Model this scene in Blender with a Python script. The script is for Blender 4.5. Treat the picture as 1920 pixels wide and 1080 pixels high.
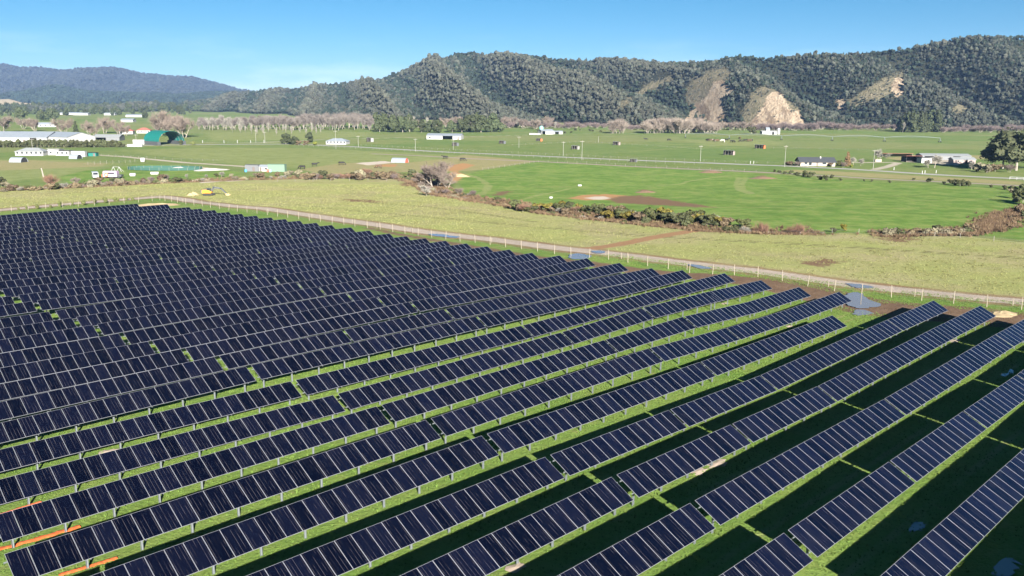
import bpy, bmesh, math, random
import numpy as np
from mathutils import Vector, Matrix, Euler
random.seed(7); RNG = np.random.default_rng(11)
SC = bpy.context.scene
for o in list(bpy.data.objects): bpy.data.objects.remove(o)
COL = SC.collection
R = math.radians
HAZE_D = 5.0e-5

# ------------------------------------------------------------------ camera, sky, sun, exposure
CAM_Z, PITCH, ROLL, FPX = 28.26, R(12.332), R(0.361), 1600.7
_F = np.array([0, math.cos(PITCH), -math.sin(PITCH)]); _U0 = np.array([0, math.sin(PITCH), math.cos(PITCH)]); _R0 = np.array([1., 0, 0])
_RT = math.cos(ROLL)*_R0 + math.sin(ROLL)*_U0; _UP = -math.sin(ROLL)*_R0 + math.cos(ROLL)*_U0
cd = bpy.data.cameras.new('camera'); cam = bpy.data.objects.new('camera', cd); COL.objects.link(cam); SC.camera = cam
cd.sensor_width = 36; cd.lens = 36*FPX/1920; cd.clip_start = 0.5; cd.clip_end = 40000
M = Matrix(((_RT[0], _UP[0], -_F[0], 0), (_RT[1], _UP[1], -_F[1], 0), (_RT[2], _UP[2], -_F[2], CAM_Z), (0, 0, 0, 1)))
cam.matrix_world = M

SUN_AZ = R(-15.0)      # heading of the light, measured from +Y towards +X
SUN_EL = R(22.0)
SUN_STR, SKY_STR, EXPO = 5.0, 0.05, 1.95
sd = bpy.data.lights.new('sun', 'SUN'); sun = bpy.data.objects.new('sun', sd); COL.objects.link(sun)
sd.energy = SUN_STR; sd.angle = R(0.53); sd.color = (1.0, 0.94, 0.85)
ldir = Vector((math.sin(SUN_AZ)*math.cos(SUN_EL), math.cos(SUN_AZ)*math.cos(SUN_EL), -math.sin(SUN_EL)))
sun.rotation_euler = ldir.to_track_quat('-Z', 'Y').to_euler(); sun.location = (0, -40, 80)
w = bpy.data.worlds.new('World'); SC.world = w; w.use_nodes = True
nt = w.node_tree; nt.nodes.clear()
wo = nt.nodes.new('ShaderNodeOutputWorld'); bg = nt.nodes.new('ShaderNodeBackground'); sk = nt.nodes.new('ShaderNodeTexSky')
sk.sky_type = 'NISHITA'; sk.sun_disc = False; sk.sun_elevation = SUN_EL
sx, sy = -ldir.x, -ldir.y
sk.sun_rotation = math.atan2(sx, sy)
sk.altitude = 3000; sk.air_density = 1.0; sk.dust_density = 0.0; sk.ozone_density = 5.0
hs = nt.nodes.new('ShaderNodeHueSaturation'); hs.inputs['Saturation'].default_value = 1.2; hs.inputs['Value'].default_value = 0.47; hs.inputs['Hue'].default_value = 0.484
nt.links.new(sk.outputs[0], hs.inputs['Color'])
# thin low cloud wisps
tc = nt.nodes.new('ShaderNodeTexCoord'); mp = nt.nodes.new('ShaderNodeMapping'); mp.inputs['Scale'].default_value = (3, 3, 16)
nz = nt.nodes.new('ShaderNodeTexNoise'); nz.inputs['Scale'].default_value = 2.2; nz.inputs['Detail'].default_value = 6; nz.inputs['Roughness'].default_value = 0.55
rp = nt.nodes.new('ShaderNodeMapRange'); rp.inputs[1].default_value = 0.5; rp.inputs[2].default_value = 0.74; rp.inputs[3].default_value = 0; rp.inputs[4].default_value = 0.42
mx = nt.nodes.new('ShaderNodeMix'); mx.data_type = 'RGBA'
sx_ = nt.nodes.new('ShaderNodeSeparateXYZ')
nt.links.new(tc.outputs['Generated'], mp.inputs['Vector']); nt.links.new(mp.outputs[0], nz.inputs['Vector']); nt.links.new(nz.outputs[0], rp.inputs[0])
nt.links.new(tc.outputs['Generated'], sx_.inputs[0])
fr = nt.nodes.new('ShaderNodeMapRange'); fr.inputs[1].default_value = 0.02; fr.inputs[2].default_value = 0.075; fr.inputs[3].default_value = 1; fr.inputs[4].default_value = 0
nt.links.new(sx_.outputs[2], fr.inputs[0])
ml = nt.nodes.new('ShaderNodeMath'); ml.operation = 'MULTIPLY'
nt.links.new(rp.outputs[0], ml.inputs[0]); nt.links.new(fr.outputs[0], ml.inputs[1])
nt.links.new(ml.outputs[0], mx.inputs[0]); nt.links.new(hs.outputs[0], mx.inputs[6]); mx.inputs[7].default_value = (7.0, 7.6, 8.4, 1)
nt.links.new(mx.outputs[2], bg.inputs[0]); bg.inputs[1].default_value = SKY_STR
nt.links.new(bg.outputs[0], wo.inputs[0])
vs = SC.view_settings; vs.view_transform = 'Standard'; vs.look = 'None'; vs.gamma = 1; vs.use_curve_mapping = False; vs.exposure = EXPO
cy = SC.cycles; cy.max_bounces = 5; cy.diffuse_bounces = 2; cy.glossy_bounces = 3; cy.transmission_bounces = 2; cy.volume_bounces = 0
cy.transparent_max_bounces = 6; cy.caustics_reflective = False; cy.caustics_refractive = False

# ------------------------------------------------------------------ small helpers
def ray(px, py):
    return _F + _RT*(px-960)/FPX - _UP*(py-540)/FPX
def project(p):
    v = np.array([p[0], p[1], p[2]-CAM_Z]); d = v@_F
    return 960+FPX*(v@_RT)/d, 540-FPX*(v@_UP)/d, d
def projectN(P):
    v = P-np.array([0, 0, CAM_Z]); d = np.maximum(v@_F, 1e-3)
    return 960+FPX*(v@_RT)/d, 540-FPX*(v@_UP)/d, v@_F
_perm = RNG.random((257, 257)).astype(np.float64); _perm[256] = _perm[0]; _perm[:, 256] = _perm[:, 0]
def vnoise(x, y):
    x = np.asarray(x, float); y = np.asarray(y, float)
    xi = np.floor(x).astype(int); yi = np.floor(y).astype(int); fx = x-xi; fy = y-yi; xi &= 255; yi &= 255
    fx = fx*fx*(3-2*fx); fy = fy*fy*(3-2*fy)
    return (_perm[xi, yi]*(1-fx)+_perm[xi+1, yi]*fx)*(1-fy)+(_perm[xi, yi+1]*(1-fx)+_perm[xi+1, yi+1]*fx)*fy
def fbm(x, y, o=4):
    s = 0; a = .5; t = 0
    for i in range(o): s = s+a*vnoise(x*2**i+17*i, y*2**i+5*i); t += a; a *= .5
    return s/t
def sstep(a, b, x):
    t = np.clip((x-a)/(b-a), 0, 1); return t*t*(3-2*t)
def tag(o, label=None, cat=None, group=None, kind=None):
    if label: o['label'] = label
    if cat: o['category'] = cat
    if group: o['group'] = group
    if kind: o['kind'] = kind
    return o
def empty(name, loc, rz=0, label=None, cat=None, group=None):
    o = bpy.data.objects.new(name, None); COL.objects.link(o); o.location = loc; o.rotation_euler = (0, 0, rz); o.empty_display_size = .3
    return tag(o, label, cat, group)
def link(name, me, parent=None, loc=(0, 0, 0), rot=(0, 0, 0), scl=None):
    o = bpy.data.objects.new(name, me); COL.objects.link(o); o.location = loc; o.rotation_euler = rot
    if scl is not None: o.scale = scl if hasattr(scl, '__len__') else (scl,)*3
    if parent: o.parent = parent
    return o
class MB:
    """collects faces, then becomes one mesh"""
    def __init__(s): s.v = []; s.f = []; s.m = []
    def add(s, vs, fs, mi=0):
        b = len(s.v); s.v += [tuple(v) for v in vs]; s.f += [tuple(i+b for i in f) for f in fs]; s.m += [mi]*len(fs); return s
    def box(s, c, d, rot=None, mi=0):
        vs = [Vector((sx*d[0]/2, sy*d[1]/2, sz*d[2]/2)) for sx in (-1, 1) for sy in (-1, 1) for sz in (-1, 1)]
        if rot is not None:
            m = rot if isinstance(rot, Matrix) else Euler(rot).to_matrix()
            vs = [m@v for v in vs]
        return s.add([v+Vector(c) for v in vs], [(0, 1, 3, 2), (4, 6, 7, 5), (0, 4, 5, 1), (2, 3, 7, 6), (0, 2, 6, 4), (1, 5, 7, 3)], mi)
    def tube(s, pts, rad, n=6, mi=0, cap=True):
        pts = [Vector(p) for p in pts]; rad = rad if hasattr(rad, '__len__') else [rad]*len(pts)
        b = len(s.v)
        for i, p in enumerate(pts):
            d = (pts[min(i+1, len(pts)-1)]-pts[max(i-1, 0)]).normalized()
            a = Vector((0, 0, 1)) if abs(d.z) < .9 else Vector((1, 0, 0))
            x = d.cross(a).normalized(); y = d.cross(x)
            for k in range(n):
                t = 2*math.pi*k/n; s.v.append(tuple(p+(x*math.cos(t)+y*math.sin(t))*rad[i]))
        for i in range(len(pts)-1):
            for k in range(n):
                s.f.append((b+i*n+k, b+i*n+(k+1) % n, b+(i+1)*n+(k+1) % n, b+(i+1)*n+k)); s.m.append(mi)
        if cap:
            s.f.append(tuple(b+k for k in reversed(range(n)))); s.m.append(mi)
            e = b+(len(pts)-1)*n; s.f.append(tuple(e+k for k in range(n))); s.m.append(mi)
        return s
    def prism(s, prof, x0, x1, mi=0):
        """profile in (y,z), extruded along x"""
        n = len(prof); vs = [(x0, y, z) for y, z in prof]+[(x1, y, z) for y, z in prof]
        return s.add(vs, [(i, (i+1) % n, n+(i+1) % n, n+i) for i in range(n)]+[tuple(reversed(range(n))), tuple(range(n, 2*n))], mi)
    def mesh(s, name, mats, smooth=False):
        me = bpy.data.meshes.new(name); me.from_pydata(s.v, [], s.f)
        for m in (mats if isinstance(mats, (list, tuple)) else [mats]): me.materials.append(m)
        if len(s.m): me.polygons.foreach_set('material_index', s.m)
        if smooth: me.polygons.foreach_set('use_smooth', [True]*len(s.f))
        me.update(); return me
    def build(s, name, mats, parent=None, loc=(0, 0, 0), rot=(0, 0, 0), smooth=False):
        return link(name, s.mesh(name, mats, smooth), parent, loc, rot)

# ------------------------------------------------------------------ materials
class NT:
    def __init__(s, mat): s.t = mat.node_tree; s.b = s.t.nodes['Principled BSDF']
    def n(s, typ, **kw):
        nd = s.t.nodes.new(typ)
        for k, v in kw.items(): setattr(nd, k, v)
        return nd
    def set(s, inp, v):
        if hasattr(v, 'links') or hasattr(v, 'is_linked'): s.t.links.new(v, inp)
        else:
            try: inp.default_value = v
            except Exception: inp.default_value = (*v, 1)
    def math(s, op, a, b=0.0, c=0.0, clamp=False):
        nd = s.n('ShaderNodeMath', operation=op); nd.use_clamp = clamp
        s.set(nd.inputs[0], a); s.set(nd.inputs[1], b); s.set(nd.inputs[2], c); return nd.outputs[0]
    def noise(s, scale, detail=4, rough=.55, vec=None, dist=0):
        nd = s.n('ShaderNodeTexNoise'); nd.inputs['Scale'].default_value = scale; nd.inputs['Detail'].default_value = detail
        nd.inputs['Roughness'].default_value = rough; nd.inputs['Distortion'].default_value = dist
        if vec is not None: s.t.links.new(vec, nd.inputs['Vector'])
        return nd.outputs[0]
    def rng(s, x, a, b, c=0., d=1., smooth=False):
        nd = s.n('ShaderNodeMapRange'); nd.interpolation_type = 'SMOOTHSTEP' if smooth else 'LINEAR'
        s.set(nd.inputs[0], x)
        for i, v in enumerate((a, b, c, d)): nd.inputs[i+1].default_value = v
        return nd.outputs[0]
    def mix(s, f, a, b):
        nd = s.n('ShaderNodeMix', data_type='RGBA'); s.set(nd.inputs[0], f)
        for i, v in ((6, a), (7, b)):
            if isinstance(v, tuple): nd.inputs[i].default_value = (*v[:3], 1)
            else: s.t.links.new(v, nd.inputs[i])
        return nd.outputs[2]
    def attr(s, name):
        nd = s.n('ShaderNodeAttribute'); nd.attribute_name = name; return nd.outputs['Fac']
    def pos(s): return s.n('ShaderNodeNewGeometry').outputs['Position']
    def obj(s): return s.n('ShaderNodeTexCoord').outputs['Object']
    def rand(s): return s.n('ShaderNodeObjectInfo').outputs['Random']
    def bump(s, h, strength=.3, dist=.1):
        nd = s.n('ShaderNodeBump'); nd.inputs['Strength'].default_value = strength; nd.inputs['Distance'].default_value = dist
        s.t.links.new(h, nd.inputs['Height']); s.t.links.new(nd.outputs[0], s.b.inputs['Normal'])
    def color(s, c): s.set(s.b.inputs['Base Color'], c if not isinstance(c, tuple) else (*c[:3], 1))
def mat(name, col=(.5, .5, .5), rough=.7, metal=0., var=0.0, scale=3., col2=None, spec=None, rnd=0.0):
    m = bpy.data.materials.new(name); m.use_nodes = True; t = NT(m)
    t.b.inputs['Roughness'].default_value = rough; t.b.inputs['Metallic'].default_value = metal
    if spec is not None: t.b.inputs['Specular IOR Level'].default_value = spec
    c = tuple(col)
    if var or col2:
        n = t.rng(t.noise(scale, 5, .6, t.obj()), .3, .7)
        a = col2 or tuple(x*(1-var) for x in col); out = t.mix(n, c, a)
        if rnd:
            hsv = t.n('ShaderNodeHueSaturation'); t.set(hsv.inputs['Color'], out)
            t.set(hsv.inputs['Value'], t.rng(t.rand(), 0, 1, 1-rnd, 1+rnd)); t.set(hsv.inputs['Hue'], t.rng(t.rand(), 0, 1, .5-rnd*.04, .5+rnd*.04))
            out = hsv.outputs[0]
        t.color(out)
    else: t.color(c)
    return m
def foliage(name, c1, c2, rnd=.3, scale=1.2, rough=.75, trans=.0):
    m = mat(name, c1, rough, var=.1, scale=scale, col2=c2, rnd=rnd, spec=.15)
    return m
# ------------------------------------------------------------------ the lie of the land (metres; rows run along A, k counts rows)
YAW, PITCHROW, V0, TILT, HC = R(45.79), 6.097, -46.35, R(26.8), 1.6
A2 = np.array([math.sin(YAW), math.cos(YAW)]); B2 = np.array([math.cos(YAW), -math.sin(YAW)])
GA={-14:(31.0,-.99),-13:(32.0,-.85),-12:(32.3,-1.26),-11:(33.2,-1.11),-10:(33.7,-.95),-9:(34.6,-.98),-8:(35.6,-.87),-7:(36.8,-.70),-6:(37.8,-.43),-5:(38.3,-.18),-4:(39.8,-.62),-3:(40.7,-.67),-2:(41.3,-.29),-1:(42.0,-.02),0:(42.8,.16),1:(43.7,.01),2:(44.1,.30),3:(44.8,.28),4:(46.0,.06)}
GB={-26:(54.0,-2.23),-25:(55.0,-2.00),-24:(55.7,-1.95),-23:(56.6,-1.78),-22:(57.4,-1.80),-21:(58.1,-1.69),-20:(59.0,-1.87),-19:(60.2,-1.65),-18:(61.2,-1.68),-17:(61.9,-1.84),-16:(62.3,-1.68),-15:(62.9,-1.57),-14:(63.4,-1.36),-13:(64.1,-1.19),-12:(64.6,-.95),-11:(65.2,-1.03),-10:(65.3,-.81),-9:(66.1,-.86),-8:(67.1,-.57),-7:(68.2,-.38),-6:(69.2,-.47),-5:(69.3,-.33),-4:(71.4,-.74),-3:(71.9,-.46),-2:(72.5,-.24),-1:(72.6,.06),0:(73.3,-.25),1:(74.8,-.59),2:(74.7,-.17),3:(75.2,.03),4:(77.0,.07)}
GC={-3:(87.2,-.03),-2:(88.0,-.17),-1:(88.3,-.48)}
GD={-10:(96.3,-1.04),-9:(96.9,-.91),-8:(97.3,-.71),-7:(98.7,-.74),-6:(99.5,-.66),-5:(99.4,-.45),-4:(101.9,-.33),-3:(103.0,-.20),-2:(103.2,-.72),-1:(103.3,-.65),1:(105.2,-.14),2:(104.8,.28),3:(105.4,.40)}
GE={-32:(90.3,-2.31),-31:(96.2,-2.38),-30:(99.7,-2.93),-29:(100.3,-2.82),-28:(101.3,-2.71),-27:(102.3,-2.73),-26:(102.8,-2.66),-25:(103.7,-2.63),-24:(104.5,-2.55),-23:(105.0,-2.38),-22:(105.4,-2.18),-21:(106.2,-2.13),-20:(106.5,-2.02),-19:(107.7,-2.04),-18:(108.5,-2.16),-17:(109.5,-2.23),-16:(109.5,-2.11),-15:(109.8,-1.88),-14:(110.2,-1.71),-13:(110.5,-1.55),-12:(110.5,-1.37),-11:(110.6,-1.23),-10:(110.5,-1.04),-9:(111.3,-.82),-8:(111.8,-.56),-7:(113.2,-.73),-6:(114.1,-.89),-5:(114.1,-.32),-4:(116.8,-.30),-3:(117.4,-.59),-2:(117.8,-.74),-1:(118.0,-.50),0:(103.2,-.34),1:(120.4,-.06),2:(119.6,.42)}
ROWPTS = {}
for S in (GA, GB, GC, GD, GE):
    for k, (u, z) in S.items(): ROWPTS.setdefault(k, []).append((u, z))
ROWPTS[5] = [(47.5, -.19), (77, -.1)]
for k in ROWPTS: ROWPTS[k].sort()
CTRL = np.array([(u, k*PITCHROW, z) for k in ROWPTS for u, z in ROWPTS[k]])
ZFAR = -3.2
def gz0(x, y):
    x = np.atleast_1d(np.asarray(x, float)); y = np.atleast_1d(np.asarray(y, float)); sh = x.shape; x = x.ravel(); y = y.ravel()
    u = x*A2[0]+y*A2[1]; v = x*B2[0]+y*B2[1]-V0
    pl = np.clip(.131-.0034*u+.087*v/PITCHROW, ZFAR, .5); out = np.empty_like(x)
    for i in range(0, len(x), 20000):
        s = slice(i, i+20000); near = (y[s] < 420)
        o = pl[s].copy()
        if near.any():
            uu = u[s][near]; vv = v[s][near]
            W = np.exp(-((uu[:, None]-CTRL[None, :, 0])**2+(vv[:, None]-CTRL[None, :, 1])**2)/(2*9.**2))
            o[near] = (W@CTRL[:, 2]+.02*o[near])/(W.sum(1)+.02)
        out[s] = o
    f = sstep(230, 400, y); out = out*(1-f)+ZFAR*f
    return out.reshape(sh)
def _at(px, py, g):
    d = ray(px, py); z = -2.
    for _ in range(8):
        t = (CAM_Z-z)/-d[2]; x, y = d[0]*t, d[1]*t; z = float(g(x, y)[0])
    return np.array([x, y, z])
def pl(pts): return np.array([_at(px, py, gz0)[:2] for px, py in pts])
def dpoly(P, X):
    """distance from points X (N,2) to polyline P"""
    best = np.full(len(X), 1e9)
    for a, b in zip(P[:-1], P[1:]):
        ab = b-a; t = np.clip(((X-a)@ab)/(ab@ab+1e-9), 0, 1); best = np.minimum(best, np.hypot(*(X-(a+t[:, None]*ab)).T))
    return best
def inpoly(P, X):
    c = np.zeros(len(X), bool); n = len(P)
    for i in range(n):
        x1, y1 = P[i]; x2, y2 = P[(i+1) % n]
        if y1 == y2: continue
        c ^= ((y1 > X[:, 1]) != (y2 > X[:, 1])) & (X[:, 0] < (x2-x1)*(X[:, 1]-y1)/(y2-y1)+x1)
    return c
def sdf(P, X):
    d = dpoly(np.vstack([P, P[:1]]), X); return np.where(inpoly(P, X), d, -d)
GULLY = pl([(-120, 362), (0, 356), (120, 351), (240, 345), (330, 340), (450, 335), (600, 332), (760, 331), (800, 345), (825, 362), (870, 370), (960, 384), (1040, 398), (1140, 409), (1240, 420), (1340, 430), (1440, 434), (1520, 435)])
GULLYD = np.array([1.0]*7+[1.4, 2.0, 2.2, 1.6]+[.9]*7)
DITCH = pl([(1660, 440), (1720, 437), (1800, 437), (1860, 425), (1890, 405), (1960, 390)])
def gz(x, y):
    x = np.atleast_1d(np.asarray(x, float)); y = np.atleast_1d(np.asarray(y, float))
    z = gz0(x, y); X = np.stack([x.ravel(), y.ravel()], 1); m = (X[:, 1] < 420) & (X[:, 1] > 60)
    if m.any():
        zz = z.ravel().copy(); d = dpoly(GULLY, X[m]); d2 = dpoly(DITCH, X[m])
        zz[m] -= 1.5*np.exp(-(d/3.2)**2)+.8*np.exp(-(d2/2.5)**2)
        near = X[:, 1] < 600
        z = zz.reshape(z.shape)
    z = z+np.where(y < 700, .10*(fbm(x/9., y/9., 3)-.5)+.5*(fbm(x/55., y/55., 2)-.5)*sstep(130, 260, y), 0)
    return z
def at(px, py, dz=0.):
    p = _at(px, py, gz); p[2] += dz; return Vector(p)
def G(x, y): return float(gz(x, y)[0])

# ---- ground sheet
def grow(a, b, d0, lim, k):
    xs = [0.]; d = d0
    while xs[-1] < b:
        if xs[-1] > lim: d *= k
        xs.append(xs[-1]+d)
    return xs
xr = grow(0, 6100, 2.0, 150, 1.02); gx = np.array(sorted(set([-a for a in xr]+[a for a in xr if a < 2900])))
yr = grow(0, 7600, 1.5, 300, 1.012); gy = np.array([-60, -30, -15]+yr)
GX, GY = np.meshgrid(gx, gy); GZ = gz(GX, GY); NXV, NYV = len(gx), len(gy)
verts = np.stack([GX.ravel(), GY.ravel(), GZ.ravel()], 1)
ii = np.arange(NXV*NYV).reshape(NYV, NXV)
quads = np.stack([ii[:-1, :-1].ravel(), ii[:-1, 1:].ravel(), ii[1:, 1:].ravel(), ii[1:, :-1].ravel()], 1)
gme = bpy.data.meshes.new('ground'); gme.from_pydata(verts.tolist(), [], quads.tolist()); gme.polygons.foreach_set('use_smooth', [True]*len(quads))
XY = verts[:, :2]
def attr(me, name, vals):
    a = me.attributes.new(name, 'FLOAT', 'POINT'); a.data.foreach_set('value', np.ascontiguousarray(vals, dtype=np.float32))
TRACK = pl([(-140, 405), (0, 394), (125, 383), (237, 374), (280, 370), (305, 368.5), (325, 371), (347, 374), (380, 380), (437, 387), (496, 391), (581, 403.5), (665, 416), (750, 428), (834, 439), (916, 447.5), (1029, 463), (1113, 472), (1198, 482), (1282, 493), (1367, 503), (1408, 507), (1493, 519), (1577, 531), (1661, 541), (1746, 550), (1830, 558.5), (1920, 566), (2050, 576), (2300, 600)])
BRANCH = pl([(1070, 468), (1110, 466), (1150, 460), (1190, 452), (1220, 446), (1260, 439), (1300, 433)])
TYRE = pl([(560, 384), (640, 393), (760, 403), (860, 412), (1000, 425), (1100, 433), (1220, 443), (1400, 453), (1600, 464), (1760, 474), (1920, 484), (2100, 495)])
TYRE2 = pl([(700, 380), (800, 388), (900, 400), (1000, 415)])
ROAD = pl([(-100, 268), (100, 270), (235, 273), (430, 270.5), (540, 270), (600, 272), (677, 276), (807, 283), (877, 286.7), (1000, 292), (1160, 299.7), (1320, 305.5), (1477, 311.5), (1590, 317), (1680, 322.5), (1757, 327.5), (1859, 333), (1960, 338), (2300, 355)])
RAIL = pl([(700, 288), (850, 296), (1000, 303), (1200, 313), (1400, 322), (1560, 330), (1640, 335), (1780, 342), (1900, 347.5), (2060, 355), (2300, 368)])
DRIVE = pl([(180, 291), (230, 294), (262, 297), (300, 300), (345, 304), (395, 307.5), (440, 311), (475, 314)])
DRIVE2 = pl([(1640, 318), (1665, 312), (1685, 305), (1672, 304), (1600, 305)])
YARD = pl([(1690, 303), (1740, 306), (1800, 310), (1790, 300), (1700, 298)])
FARMTRK = pl([(380, 268), (480, 268), (600, 262), (760, 258), (860, 257), (990, 253), (1100, 251), (1250, 250), (1400, 251), (1470, 251)])
MUD = pl([(690, 428), (760, 441), (830, 453), (900, 465), (1000, 482), (1090, 493), (1180, 506), (1260, 515), (1340, 521), (1420, 530), (1500, 545), (1570, 562), (1640, 577), (1720, 584), (1800, 588), (1900, 600), (2050, 612)])
ROUGH = pl([(-300, 372), (0, 356), (130, 350), (330, 341), (560, 335), (760, 333), (795, 365), (880, 373), (960, 386), (1000, 398), (1100, 409), (1200, 421), (1330, 433), (1440, 437), (1600, 437), (1680, 443), (1800, 441), (1930, 456), (2300, 470), (2400, 600), (1915, 566), (1500, 520), (1100, 470), (700, 421), (350, 374), (300, 368), (0, 393), (-300, 415)])
GREEN = pl([(880, 373), (862, 345), (858, 330), (905, 319), (1010, 304), (1100, 307), (1200, 314), (1440, 327), (1560, 336), (1920, 353), (2300, 372), (2300, 470), (1930, 452), (1800, 437), (1680, 439), (1440, 433), (1330, 429), (1200, 417), (1000, 394)])
LEFTG = pl([(110, 332), (160, 320), (210, 316), (255, 308), (340, 309), (420, 318), (460, 326), (420, 333), (250, 338), (130, 345)])
DRYP = [pl(p) for p in ([(700, 312), (840, 297), (870, 290), (1010, 303), (905, 318), (850, 322), (780, 318)], [(560, 318), (640, 306), (730, 303), (790, 312), (790, 322), (600, 326)], [(-60, 302), (60, 300), (120, 304), (200, 306), (190, 312), (100, 316), (-60, 322)], [(1490, 318), (1560, 321), (1700, 328), (1920, 341), (1920, 347), (1560, 328), (1460, 321)], [(1660, 296), (1720, 290), (1900, 292), (1900, 297), (1690, 301)])]
LITE = [pl(p) for p in ([(225, 281), (400, 277), (560, 277), (760, 286), (900, 294), (700, 311), (560, 316), (470, 310), (400, 303), (300, 293)], [(-80, 300), (120, 300), (220, 306), (130, 330), (-80, 350)], [(380, 248), (560, 246), (700, 247), (690, 256), (560, 262), (400, 265)], [(1280, 262), (1440, 262), (1470, 270), (1330, 275)])]
OCHRE = [pl(p) for p in ([(700, 312), (720, 308), (745, 308), (740, 313)], [(835, 312), (870, 306), (890, 310), (870, 317), (842, 322)], [(1063, 372), (1090, 366), (1140, 364), (1185, 368), (1150, 374), (1100, 376)], [(840, 326), (858, 318), (870, 330), (850, 345)])]
PALE = [pl(p) for p in ([(808, 362), (815, 356), (828, 358), (822, 366), (812, 368)], [(1092, 371), (1130, 368), (1150, 372), (1120, 375)], [(358, 337), (392, 334), (412, 340), (380, 343)], [(420, 336), (452, 333), (456, 338), (425, 340)], [(288, 312), (330, 310), (432, 318), (425, 320), (340, 319)], [(665, 306), (720, 302), (740, 305), (690, 310)])]
DIRT = [pl(p) for p in ([(924, 365), (935, 359), (955, 357), (957, 361), (940, 367), (927, 368)], [(1140, 375), (1160, 368), (1200, 366), (1240, 372), (1300, 382), (1345, 390), (1300, 389), (1220, 384), (1160, 381)], [(1200, 356), (1212, 354), (1228, 360), (1215, 361)], [(1321, 322), (1333, 318), (1346, 323), (1334, 324)], [(1418, 332), (1430, 329), (1443, 334), (1425, 335)], [(745, 348), (760, 341), (800, 340), (780, 350)], [(630, 372), (700, 374), (730, 380), (660, 378)], [(1500, 495), (1545, 483), (1580, 490), (1540, 500)], [(1640, 446), (1690, 440), (1730, 448), (1690, 455)])]
mneg = np.full(len(XY), -99.)
def zone(fn, ymax=1e9, ymin=-1e9):
    o = mneg.copy(); m = (XY[:, 1] < ymax) & (XY[:, 1] > ymin) & (np.abs(XY[:, 0]) < 700); o[m] = fn(XY[m]); return np.clip(o, -99, 99)
attr(gme, 'track', zone(lambda X: 2.3-dpoly(TRACK, X), 400)); attr(gme, 'branch', zone(lambda X: 1.9-dpoly(BRANCH, X), 400))
attr(gme, 'tyre', zone(lambda X: .55-np.minimum(np.abs(dpoly(TYRE, X)-1.1), np.abs(dpoly(TYRE2, X)-.9)), 400))
PATHS = [pl(p) for p in ([(872, 326), (895, 334), (909, 343), (911, 352), (900, 364), (888, 371)], [(885, 328), (908, 338), (919, 348), (916, 356), (905, 366)], [(985, 374), (1010, 366), (1040, 360), (1068, 353)], [(1230, 348), (1275, 345), (1290, 340), (1330, 334), (1370, 330)], [(1384, 333), (1380, 347), (1385, 357), (1405, 364)], [(1400, 333), (1392, 345), (1395, 356), (1412, 363)], [(560, 292), (620, 290), (705, 285)], [(1060, 291), (1180, 285), (1290, 276)], [(900, 275), (960, 272), (1030, 268), (1090, 265)], [(1620, 284), (1660, 278), (1720, 270), (1800, 262)], [(1330, 262), (1450, 268), (1600, 262)])]
attr(gme, 'path', zone(lambda X: np.maximum.reduce([.55+.0012*X[:, 1]-dpoly(p, X) for p in PATHS]), 1200))
attr(gme, 'road', zone(lambda X: 3.2-dpoly(ROAD, X), 1000)); attr(gme, 'rail', zone(lambda X: 2.6-dpoly(RAIL, X), 800))
attr(gme, 'drive', zone(lambda X: np.maximum.reduce([2.6-dpoly(DRIVE, X), 2.2-dpoly(DRIVE2, X), 2.0-dpoly(FARMTRK, X), sdf(YARD, X)]), 1500))
attr(gme, 'mud', zone(lambda X: np.interp(X[:, 0], [-25, 5, 30, 50, 80], [1.2, 1.8, 2.8, 5.8, 5.0])-dpoly(MUD, X), 300))
attr(gme, 'rough', zone(lambda X: sdf(ROUGH, X), 450)); attr(gme, 'green', zone(lambda X: np.maximum(sdf(GREEN, X), sdf(LEFTG, X)), 900))
attr(gme, 'dry', zone(lambda X: np.maximum.reduce([sdf(p, X) for p in DRYP]), 1200))
attr(gme, 'lite', zone(lambda X: np.maximum.reduce([sdf(p, X) for p in LITE]), 1600)); attr(gme, 'ochre', zone(lambda X: np.maximum.reduce([sdf(p, X) for p in OCHRE]), 900)); attr(gme, 'pale', zone(lambda X: np.maximum.reduce([sdf(p, X) for p in PALE]), 900))
attr(gme, 'dirt', zone(lambda X: np.maximum.reduce([sdf(p, X) for p in DIRT]), 900))
attr(gme, 'bank', zone(lambda X: 3.4-np.minimum(dpoly(GULLY, X), dpoly(DITCH, X)), 500))
attr(gme, 'farm', zone(lambda X: sdf(np.vstack([TRACK, [(400, -60)], [(-400, -60)]]), X), 330))
gm = bpy.data.materials.new('ground'); gm.use_nodes = True; t = NT(gm); P_ = t.pos()
n_big = t.noise(.012, 3, .5, P_); n_bg2 = t.noise(.028, 4, .6, P_); n_mid = t.noise(.07, 4, .6, P_); n_m2 = t.noise(.16, 5, .7, P_); n_sm = t.noise(.45, 5, .65, P_); n_fine = t.noise(2.6, 5, .7, P_); n_vf = t.noise(7., 3, .7, P_)
def stretched(sx, sy, rz, sc, det=4):
    m = t.n('ShaderNodeMapping'); m.inputs['Scale'].default_value = (sx, sy, 1); m.inputs['Rotation'].default_value = (0, 0, rz); t.t.links.new(P_, m.inputs['Vector']); return t.noise(sc, det, .6, m.outputs[0])
n_str = stretched(.25, 1.6, .35, .09)
def mask(name, amp=1.0, w=.5, src=None):
    a = t.attr(name); j = t.math('MULTIPLY', t.math('SUBTRACT', src or n_sm, .5), amp*2)
    return t.rng(t.math('ADD', a, j), -w, w, 0, 1, True)
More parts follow.
